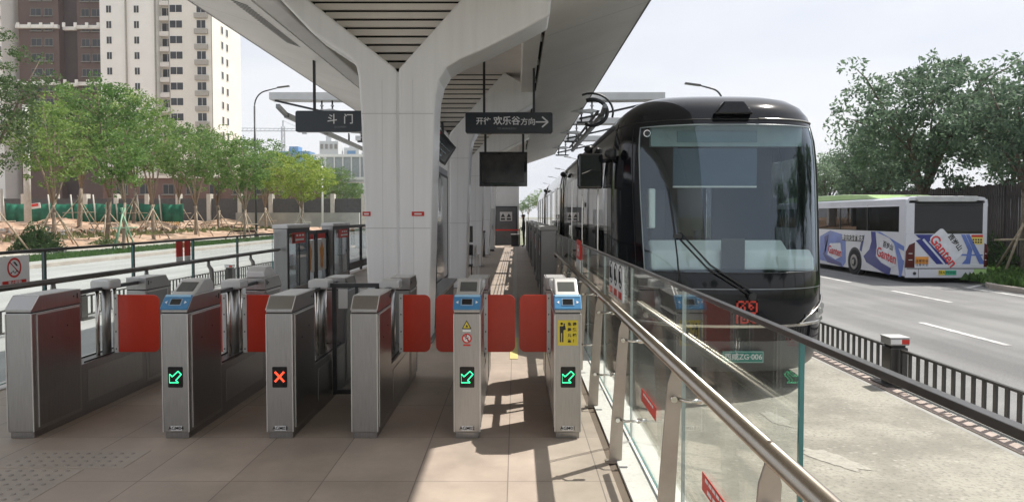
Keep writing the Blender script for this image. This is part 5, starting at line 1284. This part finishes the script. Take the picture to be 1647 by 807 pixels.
# mounds and rubble
def mound(x, y, z, rx, ry, h, seed, label):
    q = MB(); g = random.Random(seed); n = 18; V = []; m_ = 7
    for j in range(m_ + 1):
        t = j / m_
        for i in range(n):
            a = 2 * math.pi * i / n; rr = 1 - t; k = 1 + g.uniform(-.16, .16)
            V.append((x + rx * rr * k * math.cos(a), y + ry * rr * k * math.sin(a), z - .2 + (h + .2) * (1 - rr ** 1.6) * (1 + g.uniform(-.12, .12))))
    q.add(V, [(j * n + i, j * n + (i + 1) % n, (j + 1) * n + (i + 1) % n, (j + 1) * n + i) for j in range(m_) for i in range(n)], dirtm, False)
    tag(q.build('earth_mound', loc=(x, y, z)), label, 'mound', 'heaps of excavated earth')
for i, (x, y, rx, h, lb_) in enumerate(((-38, 52, 3.0, .9, 'brownish earth mound behind the first staked tree'), (-40, 62, 4.5, 1.1, 'wide rubble heap before the striped hoarding boards'), (-36, 70, 3.5, .9, 'low earth heap by the torn hoarding panel'), (-33.5, 44, 2.4, .7, 'reddish earth heap near the shrubs'),
        (-33, 80, 4, 1.0, 'pale rubble heap under the middle trees'), (-31, 95, 4, 1.0, 'rubble heap by the low pale wall'), (-45, 58, 3.5, 1.2, 'earth heap at the foot of the dark green hoarding panel'))):
    mound(x, y, .3, rx, rx * .8, h, i, lb_)
q = MB(); g = random.Random(4)
for k in range(420):
    x = g.uniform(-47, -30); y = g.uniform(36, 100); s_ = g.uniform(.08, .34); z = .45 + .5 * min(1, max(0, (-27 - x) / 9)) - .25
    V = [(x + s_ * g.uniform(-1, 1), y + s_ * g.uniform(-1, 1), z + s_ * g.uniform(-.5, 1.0)) for _ in range(6)]
    q.add(V, [(0, 1, 2), (0, 2, 3), (0, 3, 4), (0, 4, 1), (5, 2, 1), (5, 3, 2), (5, 4, 3), (5, 1, 4)], [kerbm, dirtm, bark, conc_l][k % 4])
tag(q.build('rubble'), 'scattered stones and broken rubble over the dirt site', 'rubble', kind='stuff')

# ---------------------------------------------------------------- apartment blocks
crm = mat('block_cream', (.74, .71, .64), .8, amt=.05, scale=.3); crm2 = mat('block_pale', (.84, .82, .77), .8, amt=.04, scale=.3); brn = mat('block_brown', (.13, .085, .07), .8, amt=.1, scale=.4); brn2 = mat('block_brown_dark', (.07, .05, .045), .8, amt=.1, scale=.4)
win_d = mat('window_dark', (.025, .027, .03), .3, amt=.4, scale=.7); win_f = mat('window_frame_grey', (.22, .21, .19), .6); bal_m = mat('balcony_grill', (.38, .36, .32), .7)
def window(par, x, y, z, wx, wz, sill=True, m=None):
    q = MB(); q.box(x - wx / 2 - .08, x + wx / 2 + .08, y - .06, y - .002, z - wz / 2 - .08, z + wz / 2 + .08, m or win_f); f = q.build('window', par)
    q = MB(); q.box(x - wx / 2, x - .04, y - .075, y - .061, z - wz / 2, z + wz / 2, win_d); q.box(x + .04, x + wx / 2, y - .075, y - .061, z - wz / 2, z + wz / 2, win_d); q.build('pane', f)
    if sill: q = MB(); q.box(x - wx / 2 - .2, x + wx / 2 + .2, y - .35, y - .077, z - wz / 2 - .25, z - wz / 2 - .1, m or win_f); q.build('sill', f)
YB = 144
r = thing('apartment_block', (-91, YB, 0), 'tall brown apartment block with pale horizontal bands rising behind the trees', 'building', 'apartment towers behind the site')
q = MB(); q.box(-100.1, -92, YB, YB + 16, -1, 62, brn); q.box(-92, -88.6, YB + 1.6, YB + 16, -1, 62, brn2); q.box(-88.6, -81.4, YB + .5, YB + 16, -1, 62, brn); q.box(-83.2, -81.45, YB + .44, YB + .5, 27, 62, brn2); q.build('wall', r)
for z0 in (28.3, 39.6):
    q = MB(); q.box(-100.3, -91.8, YB - .7, YB - .02, z0 - .35, z0 + .35, crm2); q.box(-88.8, -81.0, YB - .2, YB + .48, z0 - .35, z0 + .35, crm2); q.box(-91.8, -88.8, YB + .9, YB + 1.58, z0 - .35, z0 + .35, crm2)
    for i in range(9): q.box(-100 + i * 2.3, -99.4 + i * 2.3, YB - .85, YB - .71, z0 - .2, z0 + .7, crm2)
    q.build('stone_band', r)
for k in range(14):
    z = 51.6 - 3.0 * k
    for x, wx, yy in ((-96.5, 2.0, YB), (-94.0, 1.5, YB), (-86.9, 1.5, YB + .5), (-84.6, 1.9, YB + .5)): window(r, x, yy, z, wx, 1.35)
r = thing('apartment_block', (-68, YB - 4, 0), 'tall cream apartment block with dark balcony openings beside the brown block', 'building', 'apartment towers behind the site')
q = MB(); q.box(-81.4, -70.4, YB - 4, YB + 9, -1, 62, crm2); q.box(-70.4, -67.6, YB - 2.0, YB + 9, -1, 62, crm); q.box(-67.6, -59.3, YB - 4.4, YB + 9.8, -1, 62, crm); q.build('wall', r)
for x in (-76.2, -70.5, -67.7, -59.4):
    q = MB(); q.box(x - .08, x + .08, YB - 4.44, YB - 4.0, -1, 62, bal_m); q.build('corner_trim', r)
for k in range(12):
    z = 51.0 - 3.0 * k
    for x, wx, wz, yy in ((-79.6, .95, 1.35, YB - 4), (-74.2, .95, 1.35, YB - 4), (-69.2, 1.9, 1.5, YB - 2), (-66.3, 2.4, 1.4, YB - 4.4), (-61.4, 1.7, 1.5, YB - 4.4)):
        window(r, x, yy, z, wx, wz, sill=False, m=crm2)
    for yy in (YB + .2, YB + 2.6):
        q = MB(); q.box(-59.3, -59.22, yy - .55, yy + .55, z - .8, z + .8, crm2); f_ = q.build('window', r); q = MB(); q.box(-59.22, -59.2, yy - .45, yy + .45, z - .7, z + .7, win_d); q.build('pane', f_)
    q = MB(); q.box(-70.3, -67.9, YB - 3.0, YB - 2.2, z - 1.9, z - 1.0, crm2); q.build('balcony', r)
    q = MB(); q.box(-62.6, -60.1, YB - 5.0, YB - 4.42, z - 1.9, z - .95, bal_m); q.build('balcony', r)
r = thing('apartment_block', (-112, YB - 2, 0), 'cream apartment block cut by the edge of the photograph beside the brown block'.replace(' of the photograph', ' of the view'), 'building', 'apartment towers behind the site')
q = MB(); q.box(-124, -101.4, YB - 3, YB + 14, -1, 60, crm2); q.box(-101.4, -100.1, YB + 2, YB + 14, -1, 60, crm); q.build('wall', r)
for k in range(13):
    z = 51 - 3.0 * k
    for x in (-112, -107.5, -104.3): window(r, x, YB - 3, z, 1.3, 1.4, sill=False)
    q = MB(); q.box(-103.2, -101.5, YB - 3.6, YB - 3.02, z - 1.7, z - 1.0, bal_m); q.build('balcony', r)
# low brick buildings behind the boundary wall
r = thing('site_building', (-38, 110, 0), 'low dark brick building hidden behind the tree crowns', 'building')
q = MB(); q.box(-64, -33, 110, 122, -1, 7.5, mat('brick_dark', (.16, .10, .085), .85, amt=.15)); q.build('wall', r)
q = MB(); q.box(-64.4, -32.6, 109.6, 122.4, 7.5, 7.9, crm); q.build('roof', r)
for i in range(8):
    for z in (2.8, 5.8): window(r, -61 + i * 3.6, 110, z, 1.6, 1.4)
# distant city
hz_c = mat('distant_white', (.60, .62, .64), .8, amt=.05); hz_b = mat('distant_blue', (.12, .28, .50), .7, amt=.1)
def far_block(x, y, w_, d, h, m, label, nx_, nz_, blue=False):
    r = thing('distant_tower', (x, y, 0), label, 'building', 'distant towers over the trees')
    q = MB(); q.box(x, x + w_, y, y + d, -1, h, m); q.build('wall', r)
    dz = 3.1 * 2
    for i in range(nx_):
        for k in range(nz_):
            zz = h - 3 - k * dz
            q = MB(); cx = x + w_ * (i + .5) / nx_; q.box(cx - w_ / nx_ * .28, cx + w_ / nx_ * .28, y - .3, y - .02, zz - 1.6, zz + 1.2, hz_b if blue else win_f); q.build('window', r)
    q = MB(); q.box(x + w_ * .3, x + w_ * .6, y + 2, y + d - 2, h, h + 3, m); q.build('roof_house', r)
far_block(-116, 420, 11, 12, 46, hz_c, 'pale distant tower showing under the station name sign', 4, 8)
far_block(-104, 430, 9, 12, 43, hz_c, 'distant tower with blue window bands under the station name sign', 1, 7, True)
far_block(-92, 440, 12, 12, 47, hz_c, 'distant white tower next to the white column', 4, 8)
far_block(-140, 420, 18, 12, 40, hz_b, 'distant bright blue block over the yellow-green tree', 4, 3)
far_block(-121.5, 500, 12, 12, 41, hz_c, 'small distant block next to the bright blue one', 3, 4)
r = thing('tower_crane', (-156, 480, 0), 'faint tower crane above the distant blue block', 'crane')
q = MB(); cm = mat('crane_grey', (.35, .36, .38), .6)
for dx in (-.9, .9):
    for dy in (-.9, .9): q.bar((-157 + dx, 480 + dy, 0), (-157 + dx, 480 + dy, 62), .35, .35, cm)
for k in range(30): s_ = 1 if k % 2 else -1; q.bar((-157 - .9 * s_, 479.1, 2 * k), (-157 + .9 * s_, 479.1, 2 * k + 2), .2, .2, cm)
q.build('mast', r)
q = MB(); q.bar((-190, 480, 59), (-141, 480, 59), .5, .4, cm); q.bar((-190, 480, 61), (-143, 480, 60.5), .3, .3, cm)
for k in range(16): q.bar((-188 + 3 * k, 480, 59), (-186.5 + 3 * k, 480, 61), .2, .2, cm)
q.build('jib', r); q = MB(); q.bar((-157, 480, 66), (-143, 480, 59.5), .2, .2, cm); q.bar((-157, 480, 62), (-157, 480, 66), .6, .6, cm); q.box(-144, -141, 479, 481, 57, 59, cm); q.build('counterweight', r)
# footbridge seen beside the column
r = thing('footbridge', (-27, 125, 10), 'grey panelled footbridge with white rails seen beside the closest column', 'bridge')
q = MB(); q.box(-33.5, -15, 125, 128, 7.6, 8.2, hz_c); q.build('deck', r)
q = MB(); q.box(-33.5, -15, 124.9, 124.96, 8.2, 12.2, mat('bridge_panel', (.30, .33, .34), .5)); q.build('screen_panel', r)
q = MB(); q.box(-36, -15, 124.7, 124.88, 12.0, 12.5, white_pl); q.box(-38, -15, 124.7, 124.88, 8.0, 8.5, white_pl)
for k in range(12): q.box(-33.5 + k * 1.5, -33.3 + k * 1.5, 124.78, 124.88, 8.5, 12.0, white_pl)
q.build('railing', r)
for x in (-32, -17):
    q = MB(); q.box(x, x + 1, 126, 127, 0, 7.6, hz_c); q.build('pier', r)
# brown paling fence behind the bus
r = thing('paling_fence', (18.3, 30, 0), 'tall brown paling fence running behind the bus and the trees', 'fence')
pm = mat('paling_brown', (.055, .045, .045), .7, amt=.25)
q = MB()
for k in range(330): yy = 17.5 + k * .135; q.box(18.28, 18.32, yy, yy + .075, -.35, 2.82 + .03 * math.sin(k * 1.3), pm)
q.build('paling', r)
q = MB(); q.box(18.33, 18.38, 17.5, 62, .1, .18, pm); q.box(18.33, 18.38, 17.5, 62, 2.3, 2.38, pm)
for k in range(15): q.box(18.3, 18.42, 17.5 + k * 3, 17.62 + k * 3, -.4, 2.95, pm)
q.build('frame', r)

# ---------------------------------------------------------------- trees
leafA = leafmat('leaf_green', (.075, .16, .030), (.20, .31, .08))
leafB = leafmat('leaf_dark', (.10, .165, .105), (.22, .30, .19))
leafY = leafmat('leaf_yellow', (.15, .24, .035), (.27, .36, .07))
def tree_mesh(seed, H, Rr, trunk_h, n_cl, per, leaf, lm, bk, tr_r=.12, stems=6, zlow=.40, squash=1.0):
    """returns (trunk MB, crown MB) around the origin"""
    g = random.Random(seed); T = MB(); K = MB()
    top = Vector((g.uniform(-.15, .15), g.uniform(-.15, .15), trunk_h))
    T.tube([(0, 0, -.1), (0, 0, .15), (top.x * .5, top.y * .5, trunk_h * .5), top], [tr_r * 1.5, tr_r * 1.1, tr_r, tr_r * .85], bk, 9)
    tips = []
    for i in range(stems):
        a = 2 * math.pi * i / stems + g.uniform(-.35, .35); rad = Rr * g.uniform(.35, .8) * (1 if i else .1); hh = H * g.uniform(.72, .93)
        p0 = top.copy(); p1 = Vector((rad * .28 * math.cos(a), rad * .28 * math.sin(a), trunk_h + (hh - trunk_h) * .35)); p2 = Vector((rad * .65 * math.cos(a), rad * .65 * math.sin(a), trunk_h + (hh - trunk_h) * .7)); p3 = Vector((rad * math.cos(a), rad * math.sin(a), hh))
        T.tube([p0, p1, p2, p3], [tr_r * .6, tr_r * .42, tr_r * .28, tr_r * .1], bk, 6); tips += [p2, p3, (p1 + p2) / 2]
        for j in range(3):
            b0 = p1.lerp(p3, g.uniform(.1, .8)); aa = a + g.uniform(-1.3, 1.3); L_ = Rr * g.uniform(.35, .7)
            e = b0 + Vector((L_ * math.cos(aa), L_ * math.sin(aa), L_ * g.uniform(.2, .9))); e.z = min(e.z, H * .93); mid = (b0 + e) / 2 + Vector((0, 0, L_ * .08)); T.tube([b0, mid, e], [tr_r * .26, tr_r * .16, tr_r * .06], bk, 5); tips += [e, (b0 + e) / 2]
    cz = H * (zlow + 1) / 2; hz_ = H * (1 - zlow) / 2
    V = []; Fs = []
    def clump(c, rc, n):
        for _ in range(n):
            while True:
                d = Vector((g.uniform(-1, 1), g.uniform(-1, 1), g.uniform(-1, 1)))
                if d.length < 1: break
            p = c + Vector((d.x * rc, d.y * rc, d.z * rc * .62)); s_ = leaf * g.uniform(.6, 1.25)
            nrm = Vector((g.gauss(0, .7), g.gauss(0, .7), g.gauss(.5, .6))).normalized(); t = nrm.orthogonal().normalized(); b_ = nrm.cross(t); ang = g.uniform(0, 6.28)
            u = t * math.cos(ang) + b_ * math.sin(ang); v_ = nrm.cross(u); k = len(V)
            V.extend([p - u * s_ * .55, p + v_ * s_ * .26, p + u * s_ * .55 - nrm * s_ * .12, p - v_ * s_ * .26]); Fs.append((k, k + 1, k + 2, k + 3))
    for tpt in tips:
        if tpt.z > H * zlow * .92: clump(tpt, g.uniform(.35, .6) * Rr * .42, per)
    for _ in range(n_cl):
        while True:
            d = Vector((g.uniform(-1, 1), g.uniform(-1, 1), g.uniform(-1, 1))); l = d.length
            if .35 < l < 1: break
        bulge = 1 + .16 * math.sin(3 * math.atan2(d.y, d.x) + seed) + .1 * math.sin(5 * d.z + seed * 2)
        taper = 1 - .32 * max(0, d.z) - .18 * max(0, -d.z)
        clump(Vector((d.x * Rr * bulge * taper, d.y * Rr * bulge * taper, cz + d.z * hz_)), g.uniform(.28, .62) * squash, int(per * g.uniform(.4, 1)))
    K.add(V, Fs, lm)
    return T, K
def make_tree(name, loc, label, group, T, K, s=1.0, rz=0.0):
    r = thing(name, loc, label, 'tree', group); r.rotation_euler.z = rz; r.scale = (s, s, s)
    for mb, nm in ((T, 'trunk'), (K, 'crown')):
        me = bpy.data.meshes.new(nm); me.from_pydata([tuple(v) for v in mb.v], [], mb.f)
        for m in mb.m: me.materials.append(m)
        me.polygons.foreach_set('material_index', mb.mi); me.polygons.foreach_set('use_smooth', mb.sm); me.update()
        o = bpy.data.objects.new(nm, me); COL.objects.link(o); o.parent = r
    return r
def copy_tree_at(src, loc, label, s, rz):
    c = copy_tree(src, loc, label=label); c.scale = (s, s, s); c.rotation_euler.z = rz; return c
GT = 'young roadside trees on the construction side'
prot = [make_tree('roadside_tree', (-29.2, 43, ZR + .1), '', GT, *tree_mesh(1, 9.6, 3.0, 2.7, 95, 40, .21, leafA, bark_l, .13)),
        make_tree('roadside_tree', (-29.4, 49, ZR + .1), '', GT, *tree_mesh(2, 10.4, 3.3, 2.9, 120, 42, .21, leafA, bark, .13)),
        make_tree('roadside_tree', (-29.6, 56, ZR + .1), '', GT, *tree_mesh(3, 9.8, 3.1, 2.6, 95, 40, .21, leafA, bark_l, .12))]
def tpos(px, X): return (X, -X * 0 + F_PX * (-X) / (830 - px), ZR + .1)
# (trunk pixel x used only to space them along the row, row distance, scale, label)
rows = [(88, -29.2, .98, 'bushy green tree whose trunk stands among leaning stakes by the red notice'), (172, -29.4, 1.16, 'widest green crown in front of the brown block, above the wrinkled hoarding'),
        (247, -29.6, 1.14, 'green tree in front of the cream block, trunk by the torn hoarding panel'), (315, -29.8, 1.12, 'tree with dark double trunk beyond the last hoarding panel'), (353, -31, 1.10, 'tree just before the tall street lamp, thin trunk'),
        (428, -29.8, 1.18, 'tree whose trunk stands just past the tall street lamp'), (460, -31, 1.12, 'tree between the street lamp and the first door unit'), (497, -30.5, 1.1, 'tree behind the first framed door unit'), (532, -31, 1.05, 'tree behind the orange posters'),
        (548, -30, 1.1, 'small tree beside the second framed door unit'), (565, -31, 1.05, 'tree next to the edge of the closest column'), (578, -31, .88, 'farthest row tree touching the closest column'),
        (128, -36, 1.25, 'tree standing behind the row, over the green hoarding by the shrubs'), (215, -37, 1.3, 'rear tree over the striped kerb boards'), (288, -37, 1.15, 'rear tree at the inner end of the hoarding'), (390, -38, 1.1, 'rear tree behind the tall street lamp'), (440, -39, 1.15, 'rear tree before the dark boundary wall'), (480, -39, 1.1, 'rear tree under the distant blue block'), (515, -39, .88, 'rear tree behind the slim white pole')]
g = random.Random(9)
for i, (px, X, s, lb_) in enumerate(rows):
    p = tpos(px, X); z = ZR + .1 if X > -32 else .55
    if i < 3: t_ = prot[i]; t_.location = (p[0], p[1], z); t_['label'] = lb_; t_.scale = (s, s, s)
    else: copy_tree_at(prot[i % 3], (p[0], p[1], z), lb_, s, g.uniform(0, 6.28))
T, K = tree_mesh(21, 12.2, 3.3, 3.6, 150, 60, .19, leafmat('leaf_cool', (.045, .085, .03), (.10, .16, .06)), bark, .17, zlow=.33); make_tree('large_tree', (-28.3, 37.8, ZR + .1), 'tallest thick-trunked tree at the edge of the view, cool green foliage', GT, T, K)
T, K = tree_mesh(22, 8.7, 2.8, 2.6, 110, 50, .2, leafA, bark_l, .12); make_tree('front_tree', (-23.0, 60, ZR + .1), 'front tree beside the tall street lamp with a forked pale trunk', GT, T, K)
T, K = tree_mesh(23, 9.0, 4.2, 2.8, 190, 52, .26, leafY, bark_l, .13); make_tree('yellow_green_tree', (-24.0, 79, ZR + .1), 'bright yellow-green tree below the station name sign', GT, T, K)
T, K = tree_mesh(24, 7.2, 1.6, 2.8, 40, 40, .18, leafA, bark_l, .09, stems=5); make_tree('thin_tree', (-23.0, 41.5, ZR + .1), 'thin tree with green painted stakes in front of the hoarding', GT, T, K)
# trees on the bus side
GR = 'dark trees behind the bus'
T, K = tree_mesh(31, 8.6, 3.4, 2.8, 290, 56, .20, leafB, bark, .17, stems=7, zlow=.34); big = make_tree('dense_tree', (16.9, 29.3, ZR + .1), 'large dark green tree towering over the bus', GR, T, K)
T, K = tree_mesh(32, 7.4, 2.3, 2.8, 130, 46, .19, leafB, bark, .14, stems=6, zlow=.44); sec = make_tree('dense_tree', (17.3, 24.0, ZR + .1), 'dark tree held by timber stakes behind the back of the bus', GR, T, K)
for i, (x, y, s, rz, src, lb_) in enumerate(((20.5, 40, .84, 1.0, big, 'dark tree behind the front part of the bus roof'), (21.0, 48, .85, 2.2, sec, 'smaller tree just beside the tram roof edge'), (22.0, 57, .8, .5, big, 'tree partly hidden by the tram windscreen side'), (24.5, 35, .98, 3.0, sec, 'tree behind the paling fence above the bus rear'),
        (24.0, 29, 1.0, 4.0, big, 'tree behind the staked tree at the fence'), (26, 52, .8, 5.0, big, 'farther tree behind the fence and the bus front'))):
    copy_tree_at(src, (x, y, ZR + .1), lb_, s, rz)
for i, (x, y, s, lb_) in enumerate(((6.8, 210, 1.05, 'far tree at the vanishing end of the road, largest of the group'), (4.2, 240, .95, 'far tree left of its group'.replace('left of', 'leading'), ), (8.6, 225, 1.0, 'far tree in the middle of the distant group'), (9.8, 190, .95, 'far tree closest to the tram roofline'), (2.6, 280, .9, 'smallest far tree at the road end'))):
    copy_tree_at(prot[0], (x, y, ZR), lb_, s, i * 1.7)
# timber stakes round the young trees
def stakes(x, y, z, label, m=None, h=2.6, sp=1.5, seed=0):
    g2 = random.Random(seed); r = thing('tree_stakes', (x, y, z), label, 'tree stakes', 'timber stakes propping the young trees')
    n = 4; a0 = g2.uniform(0, 1.5)
    for i in range(n):
        a = a0 + 2 * math.pi * i / n + g2.uniform(-.25, .25); q = MB(); rr = sp * g2.uniform(.8, 1.15); hh = h * g2.uniform(.85, 1.1)
        q.tube([(x + rr * math.cos(a), y + rr * math.sin(a), z), (x - .12 * math.cos(a), y - .12 * math.sin(a), z + hh)], .045, m or stake_m, 6); q.build('stake', r)
    q = MB(); c_ = .55 * sp; zz = z + h * .50
    for s_ in (-1, 1): q.tube([(x - c_ - .3, y + s_ * .12, zz), (x + c_ + .3, y + s_ * .15, zz + .05)], .035, m or stake_m, 6)
    q.build('cross_tie', r); return r
sl_ = ['long leaning stakes around the tallest thick-trunked tree', 'leaning stakes around the tree by the red notice', 'stakes around the tree above the wrinkled hoarding', 'stakes around the trunk by the torn hoarding panel', 'stakes around the dark double trunk', 'stakes around the thin trunk before the street lamp', 'stakes around the tree just past the street lamp', 'stakes between the street lamp and the first door unit', 'stakes behind the first framed door unit', 'stakes behind the orange posters', 'stakes beside the second framed door unit', 'stakes next to the edge of the closest column']
stakes(-28.3, 37.8, ZR + .1, sl_[0], h=3.4, sp=2.2, seed=3)
for i, (px, X, s, _) in enumerate(rows[:11]):
    p = tpos(px, X); stakes(p[0], p[1], p[2], sl_[i + 1], seed=i, h=2.9, sp=1.7)
for i, (px, X, s, _) in enumerate(rows[12:19]):
    p = tpos(px, X); stakes(p[0], p[1], .5, ['stakes under the rear tree by the shrubs', 'stakes of the rear tree over the striped boards', 'stakes of the rear tree at the inner hoarding end', 'stakes of the rear tree behind the street lamp', 'stakes of the rear tree before the dark wall', 'stakes of the rear tree under the distant blue block', 'stakes of the rear tree behind the slim white pole'][i], m=postw if i > 2 else None, seed=30 + i, h=2.8, sp=1.8)
stakes(-23, 60, ZR + .1, 'stakes around the forked pale trunk beside the street lamp', seed=41)
stakes(-24, 79, ZR + .1, 'stakes under the yellow-green tree', seed=42, m=postw)
stakes(-23.0, 41.5, ZR + .1, 'green painted stakes around the thin tree', m=mat('green_stake', (.25, .42, .28), .7), seed=43, sp=.8)
stakes(17.3, 24.0, ZR + .1, 'timber stakes around the tree behind the bus rear', seed=44, h=2.4, sp=1.3)
# shrubs
def shrub(name, x, y, z, rx, ry, h, lm, n, leaf, label, group, seed):
    g2 = random.Random(seed); V = []; Fs = []
    for _ in range(n):
        a = g2.uniform(0, 6.283); rr = math.sqrt(g2.random()); t = g2.random(); k = 1 - .45 * t * t
        p = Vector((x + rx * rr * k * math.cos(a) * (1 + .2 * math.sin(3 * a + seed)), y + ry * rr * k * math.sin(a), z + h * t * (1 - .5 * rr * rr) * (1 + .25 * math.sin(4 * a + seed))))
        s_ = leaf * g2.uniform(.6, 1.3); nrm = Vector((g2.gauss(0, 1), g2.gauss(0, 1), g2.gauss(.3, .7))).normalized(); u = nrm.orthogonal().normalized(); v_ = nrm.cross(u); i = len(V)
        u, v_ = u * math.cos(a) + v_ * math.sin(a), v_ * math.cos(a) - u * math.sin(a)
        V.extend([p - u * s_ * .6, p + v_ * s_ * .2, p + u * s_ * .6, p - v_ * s_ * .2]); Fs.append((i, i + 1, i + 2, i + 3))
    r = thing(name, (x, y, z), label, 'shrub', group)
    q = MB(); q.add(V, Fs, lm); q.build('leaves', r)
    q = MB()
    for i in range(6): a = i * 1.05; q.tube([(x, y, z - .1), (x + rx * .5 * math.cos(a), y + ry * .5 * math.sin(a), z + h * .7)], .02, bark, 5)
    q.build('stem', r); return r
leafS = leafmat('leaf_shrub', (.05, .10, .03), (.10, .17, .05))
shrub('shrub', -26.8, 39.5, ZR + .1, 1.5, 1.2, 1.5, leafS, 2600, .16, 'bushy green shrub at the foot of the first staked tree', 'shrubs by the road', 1)
shrub('shrub', -28.6, 42.6, ZR + .1, 1.1, 1.0, 1.2, leafS, 1600, .16, 'smaller shrub beside the bushy one', 'shrubs by the road', 2)
shrub('shrub', -27.5, 47.5, ZR + .1, 1.4, .9, .6, leafS, 900, .14, 'low patchy shrub before the wrinkled hoarding', 'shrubs by the road', 3)
for i, (x, y, rx, h, lb_) in enumerate(((16.4, 20.6, 1.0, .9, 'green shrub right behind the bus rear corner'), (17.2, 18.6, 1.2, 1.0, 'long-leaved shrub at the frame edge beside the kerb'), (17.9, 22.4, 1.2, 1.2, 'shrub under the staked tree'), (17.6, 26.5, 1.5, 1.2, 'shrub hidden between bus and fence'), (15.9, 18.9, .7, .5, 'low shrub closest to the kerb'))):
    shrub('verge_shrub', x, y, ZR + .1, rx, rx, h, leafS, 3000, .13, lb_.replace('right behind', 'just behind'), 'shrubs on the verge', 10 + i)
# grass
def grass(name, x0, x1, y0, y1, z, n, h, lm, label):
    g2 = random.Random(hash(name) % 1000 if False else len(name)); V = []; Fs = []
    for _ in range(n):
        t = g2.random() ** 1.6; x = g2.uniform(x0, x1); y = y0 + (y1 - y0) * t; a = g2.uniform(0, 6.28); hh = h * g2.uniform(.5, 1.3); wd = h * (.35 + .9 * t); i = len(V)
        V.extend([(x - wd * math.cos(a), y - wd * math.sin(a), z - .02), (x + wd * math.cos(a), y + wd * math.sin(a), z - .02), (x + .3 * hh * math.sin(a), y + .3 * hh * math.cos(a), z + hh)]); Fs.append((i, i + 1, i + 2))
    q = MB(); q.add(V, Fs, lm); o = q.build(name); tag(o, label, name.replace('_', ' '), kind='stuff')
grass('grass', -24.2, -21.05, 24, 150, ZR + .12, 26000, .12, leafmat('leaf_grass', (.05, .12, .03), (.10, .19, .05)), 'short green grass strip between the kerb and the trees')
grass('verge_grass', 14.1, 18.2, 14, 40, ZR + .12, 12000, .22, MATS['leaf_grass'], 'taller grass on the verge by the bus')
grass('site_weeds', -46, -27, 36, 90, .25, 1600, .3, leafmat('leaf_weed', (.12, .14, .05), (.22, .22, .09)), 'sparse weeds scattered over the dirt site')
# unseen trees added beside and behind the viewer for the tram glass to mirror
for i, (x, y, s) in enumerate(((18, 12.5, 1.0), (18.4, 7, 1.0), (18.8, 1.5, 1.05), (18.2, -5, 1.0), (18, -14, 1.1), (8, -60, 1.2), (-2, -70, 1.3))):
    copy_tree_at(big if i % 2 else sec, (x, y, ZR + .1), ['tree mirrored in the outer side of the tram windscreen', 'second tree mirrored in the tram windscreen', 'third tree mirrored in the tram windscreen', 'fourth tree mirrored in the tram nose', 'fifth mirrored tree in the tram nose', 'distant mirrored tree on the road side', 'middle distant tree mirrored in the windscreen'][i], s, i * 1.3)
# ---------------------------------------------------------------- haze
hm = bpy.data.materials.new('haze_air'); hm.use_nodes = True; n = hm.node_tree; n.nodes.clear()
o_ = n.nodes.new('ShaderNodeOutputMaterial'); pv_ = n.nodes.new('ShaderNodeVolumePrincipled'); pv_.inputs['Color'].default_value = (.92, .95, 1, 1); pv_.inputs['Density'].default_value = .00028; pv_.inputs['Anisotropy'].default_value = .2
n.links.new(pv_.outputs[0], o_.inputs['Volume'])
q = MB(); q.box(-720, 720, -80, 1820, -3, 75, hm); tag(q.build('haze'), 'pale daylight haze filling the air', 'haze', kind='stuff')
sc.cycles.volume_bounces = 0; sc.cycles.volume_step_rate = 10; sc.cycles.volume_max_steps = 64
